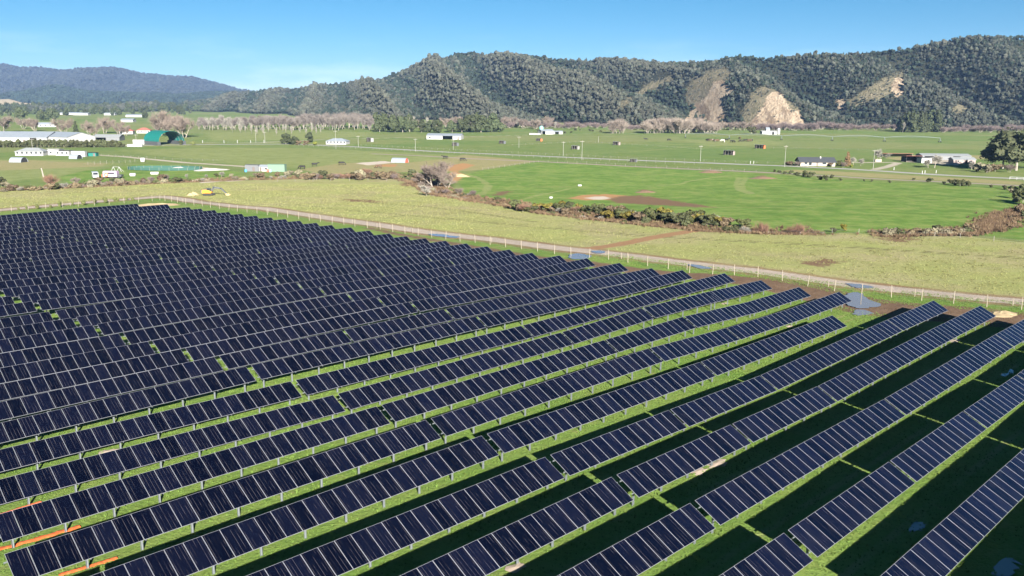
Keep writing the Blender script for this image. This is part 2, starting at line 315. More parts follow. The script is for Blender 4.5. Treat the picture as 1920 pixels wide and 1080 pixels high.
# paddocks beyond
pad = t.mix(t.rng(n_mid, .4, .6), (.125, .175, .052), (.16, .20, .066)); pad = t.mix(t.rng(n_big, .44, .56), pad, (.175, .195, .07))
pad = t.mix(t.rng(n_m2, .48, .62, 0, .5), pad, (.07, .12, .026)); pad = t.mix(t.rng(n_str, .52, .72, 0, .55), pad, (.21, .21, .095))
grn = t.mix(t.rng(n_mid, .4, .6), (.10, .185, .034), (.14, .215, .046)); grn = t.mix(t.rng(n_sm, .46, .62, 0, .7), grn, (.175, .22, .06)); grn = t.mix(t.rng(n_m2, .47, .60, 0, .55), grn, (.065, .125, .022)); grn = t.mix(t.rng(n_m2, .46, .36, 0, .5), grn, (.205, .225, .075)); grn = t.mix(t.rng(n_str, .55, .72, 0, .6), grn, (.22, .225, .085))
rgh = t.mix(t.rng(n_bg2, .42, .58), (.265, .27, .10), (.305, .27, .145)); rgh = t.mix(t.rng(n_mid, .4, .66), rgh, (.265, .29, .10)); rgh = t.mix(t.rng(n_m2, .5, .62, 0, .55), rgh, (.20, .205, .075)); rgh = t.mix(t.rng(n_str, .5, .7, 0, .7), rgh, (.30, .275, .15))
rgh = t.mix(t.rng(n_fine, .48, .66, 0, .6), rgh, (.17, .18, .06)); rgh = t.mix(t.rng(n_bg2, .58, .70, 0, .5), rgh, (.19, .165, .085))
frm = t.mix(t.rng(n_mid, .35, .65), (.105, .185, .036), (.15, .215, .053)); frm = t.mix(t.rng(n_sm, .46, .7, 0, .5), frm, (.20, .225, .068)); frm = t.mix(t.rng(n_fine, .5, .7, 0, .6), frm, (.065, .12, .02)); frm = t.mix(t.rng(n_sm, .66, .74, 0, .6), frm, (.22, .17, .10))
vo = t.n('ShaderNodeTexVoronoi'); vo.inputs['Scale'].default_value = 1; vm = t.n('ShaderNodeMapping'); vm.inputs['Scale'].default_value = (.006, .0085, 1); vm.inputs['Rotation'].default_value = (0, 0, .5); t.t.links.new(P_, vm.inputs['Vector']); t.t.links.new(vm.outputs[0], vo.inputs['Vector'])
vsep = t.n('ShaderNodeSeparateColor'); t.t.links.new(vo.outputs['Color'], vsep.inputs[0])
pad = t.mix(t.rng(vsep.outputs[0], 0, 1, 0, .5), pad, (.085, .15, .035)); pad = t.mix(t.rng(vsep.outputs[1], .6, 1, 0, .7), pad, (.19, .20, .085))
# wheel lines between the rows
sp_ = t.n('ShaderNodeSeparateXYZ'); t.t.links.new(P_, sp_.inputs[0])
vv = t.math('DIVIDE', t.math('ADD', t.math('ADD', t.math('MULTIPLY', sp_.outputs[0], float(B2[0])), t.math('MULTIPLY', sp_.outputs[1], float(B2[1]))), -V0+600*PITCHROW), PITCHROW)
fr_ = t.math('FRACT', vv); wl = t.math('MINIMUM', t.math('ABSOLUTE', t.math('SUBTRACT', fr_, .38)), t.math('ABSOLUTE', t.math('SUBTRACT', fr_, .68)))
wl = t.math('MULTIPLY', t.rng(wl, .02, .07, 1, 0, True), t.rng(n_mid, .42, .6)); frm = t.mix(t.math('MULTIPLY', wl, .55), frm, (.24, .22, .10))
c = pad
c = t.mix(t.math('MULTIPLY', mask('lite', 8, 6, n_mid), .8), c, t.mix(t.rng(n_m2, .4, .6), (.215, .235, .095), (.165, .195, .065)))
c = t.mix(mask('dry', 3, 2.5), c, t.mix(t.rng(n_sm, .3, .7), (.27, .23, .12), (.20, .20, .08)))
c = t.mix(mask('green', 1.0, 1.0), c, grn)
c = t.mix(mask('rough', 1.5, .8), c, rgh)

c = t.mix(mask('farm', .6, .5), c, frm)
c = t.mix(mask('bank', 2.0, 1.2), c, t.mix(t.rng(n_sm, .35, .65), (.20, .155, .085), (.11, .085, .045)))
c = t.mix(t.math('MULTIPLY', mask('path', .6, .4), .45), c, (.27, .26, .12))
c = t.mix(t.math('MULTIPLY', mask('tyre', .5, .3), .85), c, (.135, .13, .055))
mudc = t.mix(t.rng(n_sm, .3, .7), (.115, .072, .045), (.17, .115, .075)); mudc = t.mix(t.rng(n_fine, .5, .7, 0, .6), mudc, (.07, .045, .03))
c = t.mix(mask('mud', 1.3, .5), c, mudc)
edge = t.rng(t.math('ADD', t.attr('track'), t.math('MULTIPLY', t.math('SUBTRACT', n_sm, .5), 3.0)), -2.6, -1.0, 0, 1, True)
c = t.mix(t.math('MULTIPLY', edge, t.rng(n_mid, .3, .6, .5, 1)), c, t.mix(t.rng(n_fine, .35, .65), (.24, .155, .085), (.155, .115, .065)))
c = t.mix(mask('branch', 1.2, .6), c, t.mix(t.rng(n_fine, .35, .65), (.30, .17, .09), (.22, .135, .075)))
trk = t.mix(t.rng(n_sm, .3, .7), (.40, .335, .28), (.31, .265, .22)); trk = t.mix(t.rng(n_fine, .52, .7, 0, .6), trk, (.19, .15, .115))
c = t.mix(mask('track', .7, .35), c, trk)
c = t.mix(mask('drive', 1.0, .6), c, t.mix(n_sm, (.40, .35, .28), (.30, .27, .21)))
c = t.mix(mask('ochre', 3, 1.0), c, t.mix(n_sm, (.36, .18, .075), (.30, .20, .10)))
c = t.mix(mask('pale', 2, .8), c, t.mix(n_sm, (.48, .40, .32), (.40, .36, .31)))
c = t.mix(mask('dirt', 5, 1.2), c, t.mix(n_sm, (.125, .08, .048), (.18, .115, .07)))
c = t.mix(mask('rail', .6, .5), c, t.mix(n_sm, (.24, .19, .16), (.30, .25, .21)))
c = t.mix(mask('road', .2, .2), c, t.mix(n_sm, (.27, .265, .255), (.33, .32, .305)))
t.color(c); t.b.inputs['Roughness'].default_value = .95; t.b.inputs['Specular IOR Level'].default_value = .08
t.bump(t.math('ADD', t.math('MULTIPLY', n_sm, .8), t.math('ADD', n_fine, t.math('MULTIPLY', n_vf, .5))), .9, .22)
gme.materials.append(gm)
ground = link('ground', gme); tag(ground, 'gently rolling pasture ground with mud, gravel track and paddocks', 'ground', kind='structure')
# ------------------------------------------------------------------ solar tables
def module_mesh(name, n=1, single=True):
    """n framed modules side by side: frame ring proud of the glass"""
    W, L, T, f, rec = 1.134, 2.278, .035, .0138, .004
    vs = []; fs = []; mi = []; uv = []
    for i in range(n):
        cx = 0 if single else (i-(n-1)/2)*1.154; b = len(vs)
        o = [(-W/2, -L/2), (W/2, -L/2), (W/2, L/2), (-W/2, L/2)]; q = [(x-math.copysign(f, x), y-math.copysign(f, y)) for x, y in o]
        vs += [(cx+x, y, 0) for x, y in o]+[(cx+x, y, T) for x, y in o]+[(cx+x, y, T) for x, y in q]+[(cx+x, y, T-rec) for x, y in q]
        F = [(b+3, b+2, b+1, b)]+[(b+k, b+(k+1) % 4, b+4+(k+1) % 4, b+4+k) for k in range(4)]+[(b+4+k, b+4+(k+1) % 4, b+8+(k+1) % 4, b+8+k) for k in range(4)]+[(b+8+k, b+8+(k+1) % 4, b+12+(k+1) % 4, b+12+k) for k in range(4)]+[(b+12, b+13, b+14, b+15)]
        fs += F; mi += [2]+[0]*12+[1]
        for face in F: uv += [((vs[j][0]-cx), vs[j][1]) for j in face]
    me = bpy.data.meshes.new(name); me.from_pydata(vs, [], fs)
    for m in (M_ALU, M_PV, M_BACK): me.materials.append(m)
    me.polygons.foreach_set('material_index', mi)
    ul = me.uv_layers.new(name='UVMap'); ul.data.foreach_set('uv', np.array(uv).ravel()); me.update(); return me
M_ALU = mat('anodised_frame', (.25, .26, .29), .45, .2, var=.08, scale=6)
M_BACK = mat('module_backsheet', (.35, .36, .38), .6)
M_GALV = mat('galvanised_steel', (.19, .215, .225), .5, .3, var=.25, scale=8)
M_PV = bpy.data.materials.new('photovoltaic_glass'); M_PV.use_nodes = True; t = NT(M_PV)
uvn = t.n('ShaderNodeUVMap'); sep = t.n('ShaderNodeSeparateXYZ'); t.t.links.new(uvn.outputs[0], sep.inputs[0])
rnd_ = t.rand(); col_i = t.math('FLOOR', t.math('ADD', t.math('DIVIDE', sep.outputs[0], .2268), 2.5)); px_ = t.math('FRACT', t.math('ADD', t.math('DIVIDE', sep.outputs[0], .2268), 2.5))
off_ = t.math('MULTIPLY', t.math('SINE', t.math('MULTIPLY', col_i, 4.7)), .16); ln = t.math('LESS_THAN', t.math('ABSOLUTE', t.math('SUBTRACT', px_, t.math('ADD', off_, .5))), .05)
# ribbons show brokenly along the length through the glass
cv = t.n('ShaderNodeCombineXYZ'); t.set(cv.inputs[0], t.math('MULTIPLY', col_i, 7.3)); t.set(cv.inputs[1], t.math('MULTIPLY', sep.outputs[1], .8)); t.set(cv.inputs[2], t.math('MULTIPLY', rnd_, 40))
ln = t.math('MULTIPLY', ln, t.rng(t.noise(1.0, 2, .5, cv.outputs[0]), .42, .6))
base = t.mix(t.rng(t.rand(), 0, 1), (.0010, .0011, .0026), (.0032, .0034, .0080))
base = t.mix(t.math('MULTIPLY', ln, .40), base, (.125, .112, .118))
t.color(base); t.b.inputs['Roughness'].default_value = .09; t.b.inputs['IOR'].default_value = 1.9; t.b.inputs['Specular IOR Level'].default_value = .86; t.b.inputs['Specular Tint'].default_value = (.30, .45, .88, 1)
t.set(t.b.inputs['Specular IOR Level'], t.rng(t.rand(), 0, 1, .62, .9)); dirt = t.rng(t.noise(1.3, 4, .6, t.obj()), .3, .8, .06, .17); t.set(t.b.inputs['Roughness'], dirt)
MOD1 = module_mesh('solar_module'); ARR = {13: module_mesh('module_array', 13, False), 26: module_mesh('module_array', 26, False)}
def purlin_mesh(n):
    L = n*1.154+.34; b = MB(); b.box((0, 0, -.03), (L, .05, .012)); b.box((0, -.022, -.075), (L, .008, .09)); b.box((0, 0, -.12), (L, .05, .008)); return b.mesh('purlin', M_GALV)
PUR = {13: purlin_mesh(13), 26: purlin_mesh(26)}
def post_mesh():
    b = MB(); ct, st = math.cos(TILT), math.sin(TILT)
    b.box((0, .05, (HC-.32-.7)/2), (.14, .008, HC-.32+.7)); b.box((-.066, 0, (HC-.32-.7)/2), (.008, .1, HC-.32+.7)); b.box((.066, 0, (HC-.32-.7)/2), (.008, .1, HC-.32+.7))
    b.box((0, 0, HC-.22), (.06, 1.9, .09), (TILT, 0, 0)); b.tube([(0, 0, HC-.75), (0, -.62*ct, HC-.62*st-.2)], .022, 5); b.box((0, 0, HC-.36), (.16, .16, .1))
    return b.mesh('support_post', M_GALV)
POST = post_mesh()
def joined_support(n):
    b = MB()
    for src, tr in [(PUR[n], Matrix.Translation((0, 0, HC))@Matrix.Rotation(TILT, 4, 'X')@Matrix.Translation((0, s*.62, -.02))) for s in (-1, 1)]+[(POST, Matrix.Translation((x, 0, 0))) for x in POSTX(n)]:
        o = len(b.v); b.v += [tuple(tr@v.co) for v in src.vertices]
        for p in src.polygons: b.f.append(tuple(o+i for i in p.vertices)); b.m.append(0)
    return b.mesh('support_frame', M_GALV)
def POSTX(n):
    L = n*1.154; k = 5 if n == 13 else 10
    return [-L/2+.75+i*(L-1.5)/(k-1) for i in range(k)]
SUP = {13: joined_support(13), 26: joined_support(26)}
ANG = math.pi/2-YAW
def uvxy(u, v):
    p = A2*u+B2*(v+V0); return float(p[0]), float(p[1])
def rowz(k, u):
    """surveyed table height where known, else the lie of the ground"""
    pts = ROWPTS.get(k); x, y = uvxy(u, k*PITCHROW); g = float(gz0(x, y)[0])
    if not pts: return g
    us = [p[0] for p in pts]; zs = [p[1] for p in pts]
    d = max(us[0]-u, u-us[-1], 0); f = min(1, d/25); return (1-f)*float(np.interp(u, us, zs))+f*g
def ordn(i): return ('first', 'second', 'third', 'fourth', 'fifth', 'sixth', 'seventh', 'eighth', 'ninth', 'tenth')[i-1] if i < 11 else '%d%s' % (i, 'th' if 10 < i % 100 < 14 else {1: 'st', 2: 'nd', 3: 'rd'}.get(i % 10, 'th'))
def E_(k): return GE[k][0] if k in GE else {3: 120.6, 4: 121.2, 5: 121.8}.get(k, 122+.6*(k-6))
tables = {}
for k in range(-32, 8):
    segs = []; e = E_(k); two = lambda x: [(x-15.0, 13, x), (x-30.3, 13, x-15.3)]
    one = lambda x: [(x-30.0, 26, x)]
    if k == 0: D = e
    elif k in GD: segs.append((e-15.0, 13, e)); D = GD[k][0]
    else:
        sf = (e-GB[k][0]-.55)/45.0 if k in GB else (1.035 if k < -20 else 1.0)
        segs.append((e-15.0*sf, 13, e)); D = e-15.0*sf-.25
    seg = (two if k in (-1, -2, -3, 4, -11, -17, -23) else one)(D); B = GB[k][0] if k in GB else D-30.3*(1.035 if k < -20 else 1.0)-.3
    sg = (D-B-.3)/(D-seg[-1][0]); segs += [(D-(D-a)*sg, n, D-(D-b)*sg) for a, n, b in seg]
    seg = (two if k in (1, 2, 4, -6, -15, -20) else one)(B)
    x = GA[k][0] if k in GA else B-30.6*(1.035 if k < -10 else 1.0)-.5
    st = min(1.05, (B-x-.55)/(B-seg[-1][0]))      # tables butt up to the measured gaps
    segs += [(B-(B-a)*st, n, B-(B-b)*st) for a, n, b in seg]
    if k not in (5, 6, 7):
        for _ in range(1 if k == -1 else 4):
            segs += [(10.5, 26, x)] if k == -1 else one(x); x = segs[-1][0]-.3
    tables[k] = segs
def onscreen(k, a, b):
    P = np.array([(*uvxy(a+(b-a)*i/8, k*PITCHROW+s), HC+rowz(k, a)) for i in range(9) for s in (-1, 1)])
    x, y, d = projectN(P); ok = d > 2
    if not ok.any(): return 0, 0
    x, y = x[ok], y[ok]
    vis = ((x > 0) & (x < 1920) & (y < 1080)).any(); near = ((x > -260) & (x < 2180) & (y < 1220)).any()
    return (2 if vis else 1 if near else 0), float(x.mean())
NMOD = 0
for k, segs in tables.items():
    lst = []
    for a, n, b in segs:
        v, px = onscreen(k, a, b)
        if v or (k in (6, 7) and a > 45): lst.append((px, a, n, b, v))
    lst.sort(key=lambda s: -s[0]); cnt = off = 0
    for px, a, n, b, v in lst:
        za, zb = rowz(k, a), rowz(k, b); um = (a+b)/2; x, y = uvxy(um, k*PITCHROW); zc = (za+zb)/2
        rowname = ordn(6-k)
        if v == 2:
            cnt += 1; label = '%s solar panel table, %s from the right in the %s row from the front' % ('long' if n == 26 else 'short', ordn(cnt), rowname)
        else:
            off += 1; label = 'solar panel table just past the edge of view, %s hidden one of the %s row' % (ordn(off), rowname)
        root = empty('solar_table', (x, y, zc), 0, label, 'solar table', 'solar panel tables in rows')
        root.scale = ((b-a)/(n*1.154), 1, 1); root.rotation_euler = (0, -math.atan2(zb-za, b-a), ANG)
        d = project((x, y, zc+HC)); pw = FPX*1.154*.75/max(d[2], 1)
        if pw >= 9.5:
            for i in range(n):
                o = link('solar_module', MOD1, root, ((i-(n-1)/2)*1.154, 0, HC), (TILT+random.gauss(0, .004), random.gauss(0, .003), 0)); NMOD += 1
            for s in (-1, 1): link('purlin', PUR[n], root, (0, s*.62*math.cos(TILT), HC+s*.62*math.sin(TILT)-.02), (TILT, 0, 0))
            for xx in POSTX(n): link('support_post', POST, root, (xx, 0, 0))
        else:
            link('module_array', ARR[n], root, (0, 0, HC), (TILT, 0, 0)); link('support_frame', SUP[n], root)
print('modules', NMOD, 'tables', sum(1 for o in COL.objects if o.name.startswith('solar_table')))

# ------------------------------------------------------------------ boundary fence
FP = [(-60, 402), (-30, 400), (0, 398.5), (22, 396.5), (53, 394), (86, 391.5), (118, 389.5), (147, 387.5), (177, 385.5), (205, 383.8), (233, 381.6), (260, 379.8), (285.6, 377), (300, 375.6), (309.6, 377), (322, 378.5), (333, 380), (348.7, 383), (364, 385), (379.7, 387), (395, 389.6), (412, 392), (429, 394.6), (445, 396.7), (463.4, 398.4), (482, 400.4), (501.4, 403.2), (520.5, 406), (539.7, 408.3), (560, 410.8), (580, 413.6), (601, 415.9), (622.7, 419.5), (644.7, 421.5), (665.5, 424.9), (688.9, 427.7), (713, 430.5), (736.4, 434.7), (759.5, 438.4), (784, 441.8), (809.7, 445.4), (835.8, 448.8), (862.6, 453), (891, 455.3), (919, 459.2), (948, 463), (977.7, 467.1), (1007.8, 471.3), (1039.6, 476.4), (1070.6, 480.6), (1105.2, 483.4), (1141, 486.8), (1177.3, 492.4), (1214.2, 498.9), (1252.7, 504.5), (1292.7, 511.6), (1335.8, 514.4), (1376.9, 516), (1420.9, 519), (1466.5, 526.9), (1514.4, 536.9), (1564.4, 546), (1615.4, 553), (1671, 557.5), (1727.7, 563.7), (1787.7, 569.3), (1850, 575.8), (1915, 580.5), (1985, 588), (2060, 596)]
M_POST = mat('weathered_pale_timber', (.30, .26, .20), .85, var=.35, scale=9); M_WIRE = mat('fence_wire', (.45, .45, .45), .4, .8)
fpts = [at(px, py) for px, py in FP]
fence = empty('boundary_fence', fpts[0], 0, 'pale timber post and wire fence along the gravel track round the solar farm', 'fence')
pb = MB(); pb.tube([(0, 0, -.4), (0, 0, 1.85)], [.058, .052], 8); PM = pb.mesh('post', M_POST)
sb = MB(); sb.tube([(0, 0, -.3), (0, 0, 1.15)], [.055, .05], 6); SM = sb.mesh('short_post', M_POST)
f0 = fpts[0]
for i, p in enumerate(fpts):
    o = link('post', PM, fence, p-f0, (random.gauss(0, .04), random.gauss(0, .04), random.random()*6))
for px, py in ((503, 399), (585, 409), (661, 419.5), (707, 427), (774, 437), (922, 455), (1165, 485), (1288, 506), (1553, 538), (1715, 556), (1899, 573), (132, 386), (343, 380)):
    link('short_post', SM, fence, at(px, py)-f0, (0, 0, random.random()))
for h in (.25, .55, .85, 1.15, 1.45, 1.72):
    b = MB(); b.tube([p-f0+Vector((0, 0, h)) for p in fpts], .006, 3, cap=False); b.build('wire', M_WIRE, fence)
# ------------------------------------------------------------------ puddles
M_WATER = bpy.data.materials.new('muddy_water'); M_WATER.use_nodes = True; t = NT(M_WATER); t.color((.16, .145, .135)); t.b.inputs['Roughness'].default_value = .04; t.b.inputs['Specular IOR Level'].default_value = .9; t.b.inputs['IOR'].default_value = 1.5
t.bump(t.noise(4, 3, .5, t.pos()), .03, .02)
def puddle(pts, label, lift=.035):
    P = [at(px, py) for px, py in pts]; z = max(p.z for p in P)+lift
    # fine wavy outline
    out = []
    n = len(P)
    for i in range(n):
        a, b, c, d = P[i-1], P[i], P[(i+1) % n], P[(i+2) % n]
        for s in range(5):
            q = s/5; m = .5*((2*b)+(c-a)*q+(2*a-5*b+4*c-d)*q*q+(3*b-a-3*c+d)*q**3)
            out.append((m.x+random.gauss(0, .16), m.y+random.gauss(0, .16), z))
    cx = sum(p[0] for p in out)/len(out); cy_ = sum(p[1] for p in out)/len(out); cz = z
    me = bpy.data.meshes.new('puddle'); bm = bmesh.new()
    vs_ = [bm.verts.new((x-cx, y-cy_, 0)) for x, y, _ in out]; bm.faces.new(vs_); bmesh.ops.triangulate(bm, faces=bm.faces[:]); bmesh.ops.recalc_face_normals(bm, faces=bm.faces[:])
    for f_ in bm.faces:
        if f_.normal.z < 0: f_.normal_flip()
    bm.to_mesh(me); bm.free(); me.materials.append(M_WATER); o = link('puddle', me, None, (cx, cy_, cz)); tag(o, label, 'puddle', kind='structure')
puddle([(1585, 556), (1600, 550), (1615, 552), (1622, 560), (1652, 572), (1635, 577), (1612, 579), (1590, 572)], 'large puddle of rainwater in the mud by the fence')
puddle([(1601, 583), (1612, 581), (1634, 586), (1624, 591), (1603, 591)], 'small puddle just below the large puddle by the fence')
puddle([(1068, 480), (1085, 477), (1108, 480), (1095, 486), (1070, 486)], 'puddle behind the row ends near the middle of the fence', .05)
puddle([(805, 439), (830, 440), (862, 444), (850, 446), (812, 442.5)], 'long thin puddle in the gravel track left of centre', .06)
puddle([(1110, 472), (1130, 471), (1135, 474), (1118, 476)], 'small puddle where the red track joins the gravel track', .06)
puddle([(1590, 533), (1612, 534), (1640, 539), (1615, 541), (1596, 538)], 'puddle in the gravel track behind the large puddle', .07)
puddle([(1290, 497), (1315, 499), (1335, 504), (1310, 504)], 'puddle in the gravel track right of the red side track', .07)
puddle([(1703, 993), (1716, 980), (1727, 983), (1735, 988), (1728, 996), (1710, 998)], 'shaded puddle between the two front rows', .03)
puddle([(1860, 1066), (1880, 1046), (1896, 1048), (1905, 1062), (1900, 1082), (1870, 1084)], 'shaded puddle at the bottom right corner', .03)
puddle([(1880, 704), (1897, 693), (1899, 697), (1887, 705)], 'narrow shaded puddle between rows at the right edge', .03)
# ------------------------------------------------------------------ hills
def elev_h(px, py, dist):
    """height of a crest seen at a given bearing, for a crest at that forward distance"""
    d = ray(px, py); t_ = dist/d[1]; return d[0]*t_, CAM_Z+d[2]*t_
CREST = [(150, 200, 3300), (300, 198, 3200), (370, 192, 3000), (420, 186, 2900), (455, 175, 2800), (500, 170, 2700), (560, 168, 2500), (600, 161, 2400), (650, 159, 2300), (700, 155, 2200), (740, 140, 2150), (780, 128, 2120), (820, 116, 2100), (860, 101, 2080), (880, 100, 2060), (905, 108, 2040), (950, 106, 2000), (1000, 107, 1950), (1040, 112, 1900), (1090, 117, 1840), (1150, 116, 1780), (1200, 120, 1720), (1240, 121, 1680), (1290, 119, 1620), (1340, 116, 1560), (1360, 110, 1540), (1400, 108, 1520), (1440, 109, 1500), (1480, 107, 1490), (1520, 104, 1480), (1580, 104, 1470), (1640, 100, 1460), (1700, 94, 1450), (1760, 82, 1440), (1800, 72, 1430), (1850, 69, 1420), (1920, 70, 1420), (2050, 76, 1420), (2200, 85, 1420), (2500, 100, 1420)]
FOOT = [(150, 210, 0), (370, 209, 0), (500, 214, 0), (620, 222, 0), (720, 226, 0), (860, 229, 0), (980, 232, 0), (1150, 236, 0), (1250, 238, 0), (1400, 239, 0), (1500, 239.5, 0), (1700, 239.5, 0), (1920, 242, 0), (2300, 245, 0)]
cr = np.array([(*elev_h(px, py+3, d), d) for px, py, d in CREST]); cr = cr[np.argsort(cr[:, 0])]      # x, height, y
ft = np.array([_at(px, py, gz0)[:2] for px, py, _ in FOOT]); ft = ft[np.argsort(ft[:, 0])]
def hill_h(x, y, want=False):
    yb = np.interp(x, ft[:, 0], ft[:, 1]); yc = np.maximum(np.interp(x, cr[:, 0], cr[:, 2]), yb+260); H = np.interp(x, cr[:, 0], cr[:, 1])+1-ZFAR
    # spurs and gullies run down towards the plain, bending a little
    wx = x+150*(fbm(x/300+3, y/420, 2)-.5)+.30*(y-yb)
    sp = np.abs(((wx/98.) % 2)-1); sp2 = np.abs(((wx/47.+.6*fbm(x/200, y/300, 2)) % 2)-1)
    s = (y-yb)/(yc-yb); s = s+.07*(sp-.5)+.03*(sp2-.5)
    if want: return .65*sp+.35*sp2
    f = np.where(s < 1, np.clip(s, 0, 1)**.92, 1-.55*np.clip(s-1, 0, 1.5))
    env = np.clip(s, 0, 1)**.8*np.clip(1.0-s, 0, 1)**.85*2.7
    g = f*(1+0*s)+env*((.60*(sp-.66)+.19*(sp2-.55))+.10*(fbm(x/90, y/90, 3)-.5))*1.15
    return np.where(s <= 0.005, -6., ZFAR+np.maximum(H*g, -1))
hx = np.arange(-1900, 1700, 8.); hy = np.arange(900, 3900, 10.)
HX, HY = np.meshgrid(hx, hy); HZ = hill_h(HX, HY)
def height_mesh(name, X, Y, Z, keep=None):
    n1, n0 = X.shape; v = np.stack([X.ravel(), Y.ravel(), Z.ravel()], 1); i = np.arange(n0*n1).reshape(n1, n0)
    q = np.stack([i[:-1, :-1].ravel(), i[:-1, 1:].ravel(), i[1:, 1:].ravel(), i[1:, :-1].ravel()], 1)
    if keep is not None: q = q[keep[q].any(1)]
    used = np.unique(q); mp_ = -np.ones(len(v), int); mp_[used] = np.arange(len(used))
    me = bpy.data.meshes.new(name); me.from_pydata(v[used].tolist(), [], mp_[q].tolist()); me.polygons.foreach_set('use_smooth', [True]*len(q)); return me, v[used]
hme, hv = height_mesh('hill', HX, HY, HZ, (HZ > -5.5).ravel())
# bare slips and open scrub: outlines on the hillside
SLIPS = [[(1288, 230), (1294, 212), (1306, 204), (1312, 192), (1326, 184), (1331, 168), (1338, 156), (1350, 152), (1362, 160), (1366, 172), (1356, 182), (1350, 196), (1352, 214), (1362, 232), (1320, 236)], [(1396, 238), (1415, 222), (1428, 204), (1436, 186), (1450, 172), (1462, 178), (1470, 190), (1474, 204), (1486, 216), (1496, 208), (1502, 222), (1510, 238), (1460, 243)], [(1672, 172), (1676, 158), (1690, 150), (1696, 160), (1690, 176), (1680, 180)], [(1570, 205), (1574, 190), (1582, 190), (1584, 200)]]
OPEN = [[(1150, 212), (1170, 185), (1205, 165), (1225, 150), (1262, 143), (1255, 158), (1215, 172), (1190, 190)], [(1286, 165), (1300, 148), (1330, 130), (1362, 120), (1372, 140), (1366, 165), (1345, 205), (1330, 215), (1300, 212), (1286, 190)], [(1388, 215), (1402, 185), (1420, 163), (1446, 158), (1462, 172), (1482, 190), (1500, 205), (1508, 232), (1400, 238)], [(1574, 195), (1610, 175), (1650, 150), (1690, 132), (1700, 150), (1690, 180), (1640, 190), (1590, 200)], [(1780, 205), (1800, 190), (1818, 200), (1800, 215)]]
hpx, hpy, _ = projectN(hv); HP = np.stack([hpx, hpy], 1)
slip = np.full(len(hv), -60.); opn = slip.copy()
for p in SLIPS: slip = np.maximum(slip, sdf(np.array(p, float), HP))
for p in OPEN: opn = np.maximum(opn, sdf(np.array(p, float), HP))
attr(hme, 'slip', slip); attr(hme, 'open', opn)
hm = bpy.data.materials.new('hillside'); hm.use_nodes = True; t = NT(hm); P_ = t.pos()
n1 = t.noise(.02, 5, .6, P_); n2 = t.noise(.09, 5, .65, P_); n3 = t.noise(.35, 4, .6, P_)
c = t.mix(t.rng(n2, .35, .65), (.024, .028, .018), (.045, .045, .03))
oc = t.mix(t.rng(n2, .35, .65), (.19, .165, .11), (.105, .10, .06)); oc = t.mix(t.rng(n3, .58, .7), oc, (.26, .215, .15))
sc_ = t.mix(t.rng(n2, .3, .7), (.36, .275, .185), (.44, .365, .27)); svm = t.n('ShaderNodeMapping'); svm.inputs['Scale'].default_value = (.09, .012, .015); t.t.links.new(P_, svm.inputs['Vector']); stk = t.noise(1.0, 5, .7, svm.outputs[0]); sc_ = t.mix(t.rng(stk, .47, .58, 0, .85), sc_, (.17, .125, .085)); sc_ = t.mix(t.rng(n3, .5, .7, 0, .7), sc_, (.17, .12, .08))
c = t.mix(t.rng(t.math('ADD', t.attr('open'), t.math('MULTIPLY', t.math('SUBTRACT', n2, .5), 34)), -2, 3, 0, 1, True), c, oc)
c = t.mix(t.rng(t.math('ADD', t.math('ADD', t.attr('slip'), 3.5), t.math('MULTIPLY', t.math('SUBTRACT', t.math('ADD', t.math('MULTIPLY', n1, .5), t.math('MULTIPLY', t.math('ADD', n2, n3), .25)), .5), 60)), -1, 1, 0, 1, True), c, sc_)
t.color(c); t.b.inputs['Roughness'].default_value = 1; t.b.inputs['Specular IOR Level'].default_value = .03; t.bump(t.math('ADD', n2, n3), 1, 4)
hme.materials.append(hm); tag(link('hills', hme), 'forested hills with pale landslips behind the plain', 'hills', kind='structure')

# far range
FC = [(-500, 150), (-200, 128), (0, 124), (60, 126), (120, 129), (180, 127.5), (230, 129), (290, 139), (350, 146), (400, 154), (440, 166), (470, 171), (520, 178), (600, 188), (700, 198)]
fcr = np.array([(*elev_h(px, py+2, 6200), 6200) for px, py in FC])
def far_h(x, y):
    H = np.interp(x, fcr[:, 0], fcr[:, 1])-ZFAR-10; yb = 4700+120*(fbm(x/400, y*0, 2)-.5); s = (y-yb)/(6200-yb)
    wx = x+200*(fbm(x/600, y/600, 2)-.5)+.2*(y-yb); sp = np.abs(((wx/330.) % 2)-1); sp2 = np.abs(((wx/140.) % 2)-1)
    s2 = s+.06*(sp-.5)
    f = np.where(s2 < 1, np.clip(s2, 0, 1)**1.15, 1-.6*np.clip(s2-1, 0, 1.5)); env = np.clip(s, 0, 1)*np.clip(1.15-s, 0, 1)*4
    return np.where(s <= 0.002, -8., ZFAR+np.maximum(H*(f+env*1.0*(.18*(sp-.5)+.09*(sp2-.5)+.12*(fbm(x/250, y/250, 3)-.5))), -1))
FX, FY = np.meshgrid(np.arange(-6200, 400, 30.), np.arange(4500, 7600, 30.)); FZ = far_h(FX, FY)
fme, fv = height_mesh('far_range', FX, FY, FZ, (FZ > -7.5).ravel())
fm = mat('far_range_bush', (.018, .022, .018), 1, col2=(.03, .03, .024), scale=.01); fme.materials.append(fm); tag(link('far_range', fme), 'long blue mountain range on the left horizon', 'mountains', kind='structure')
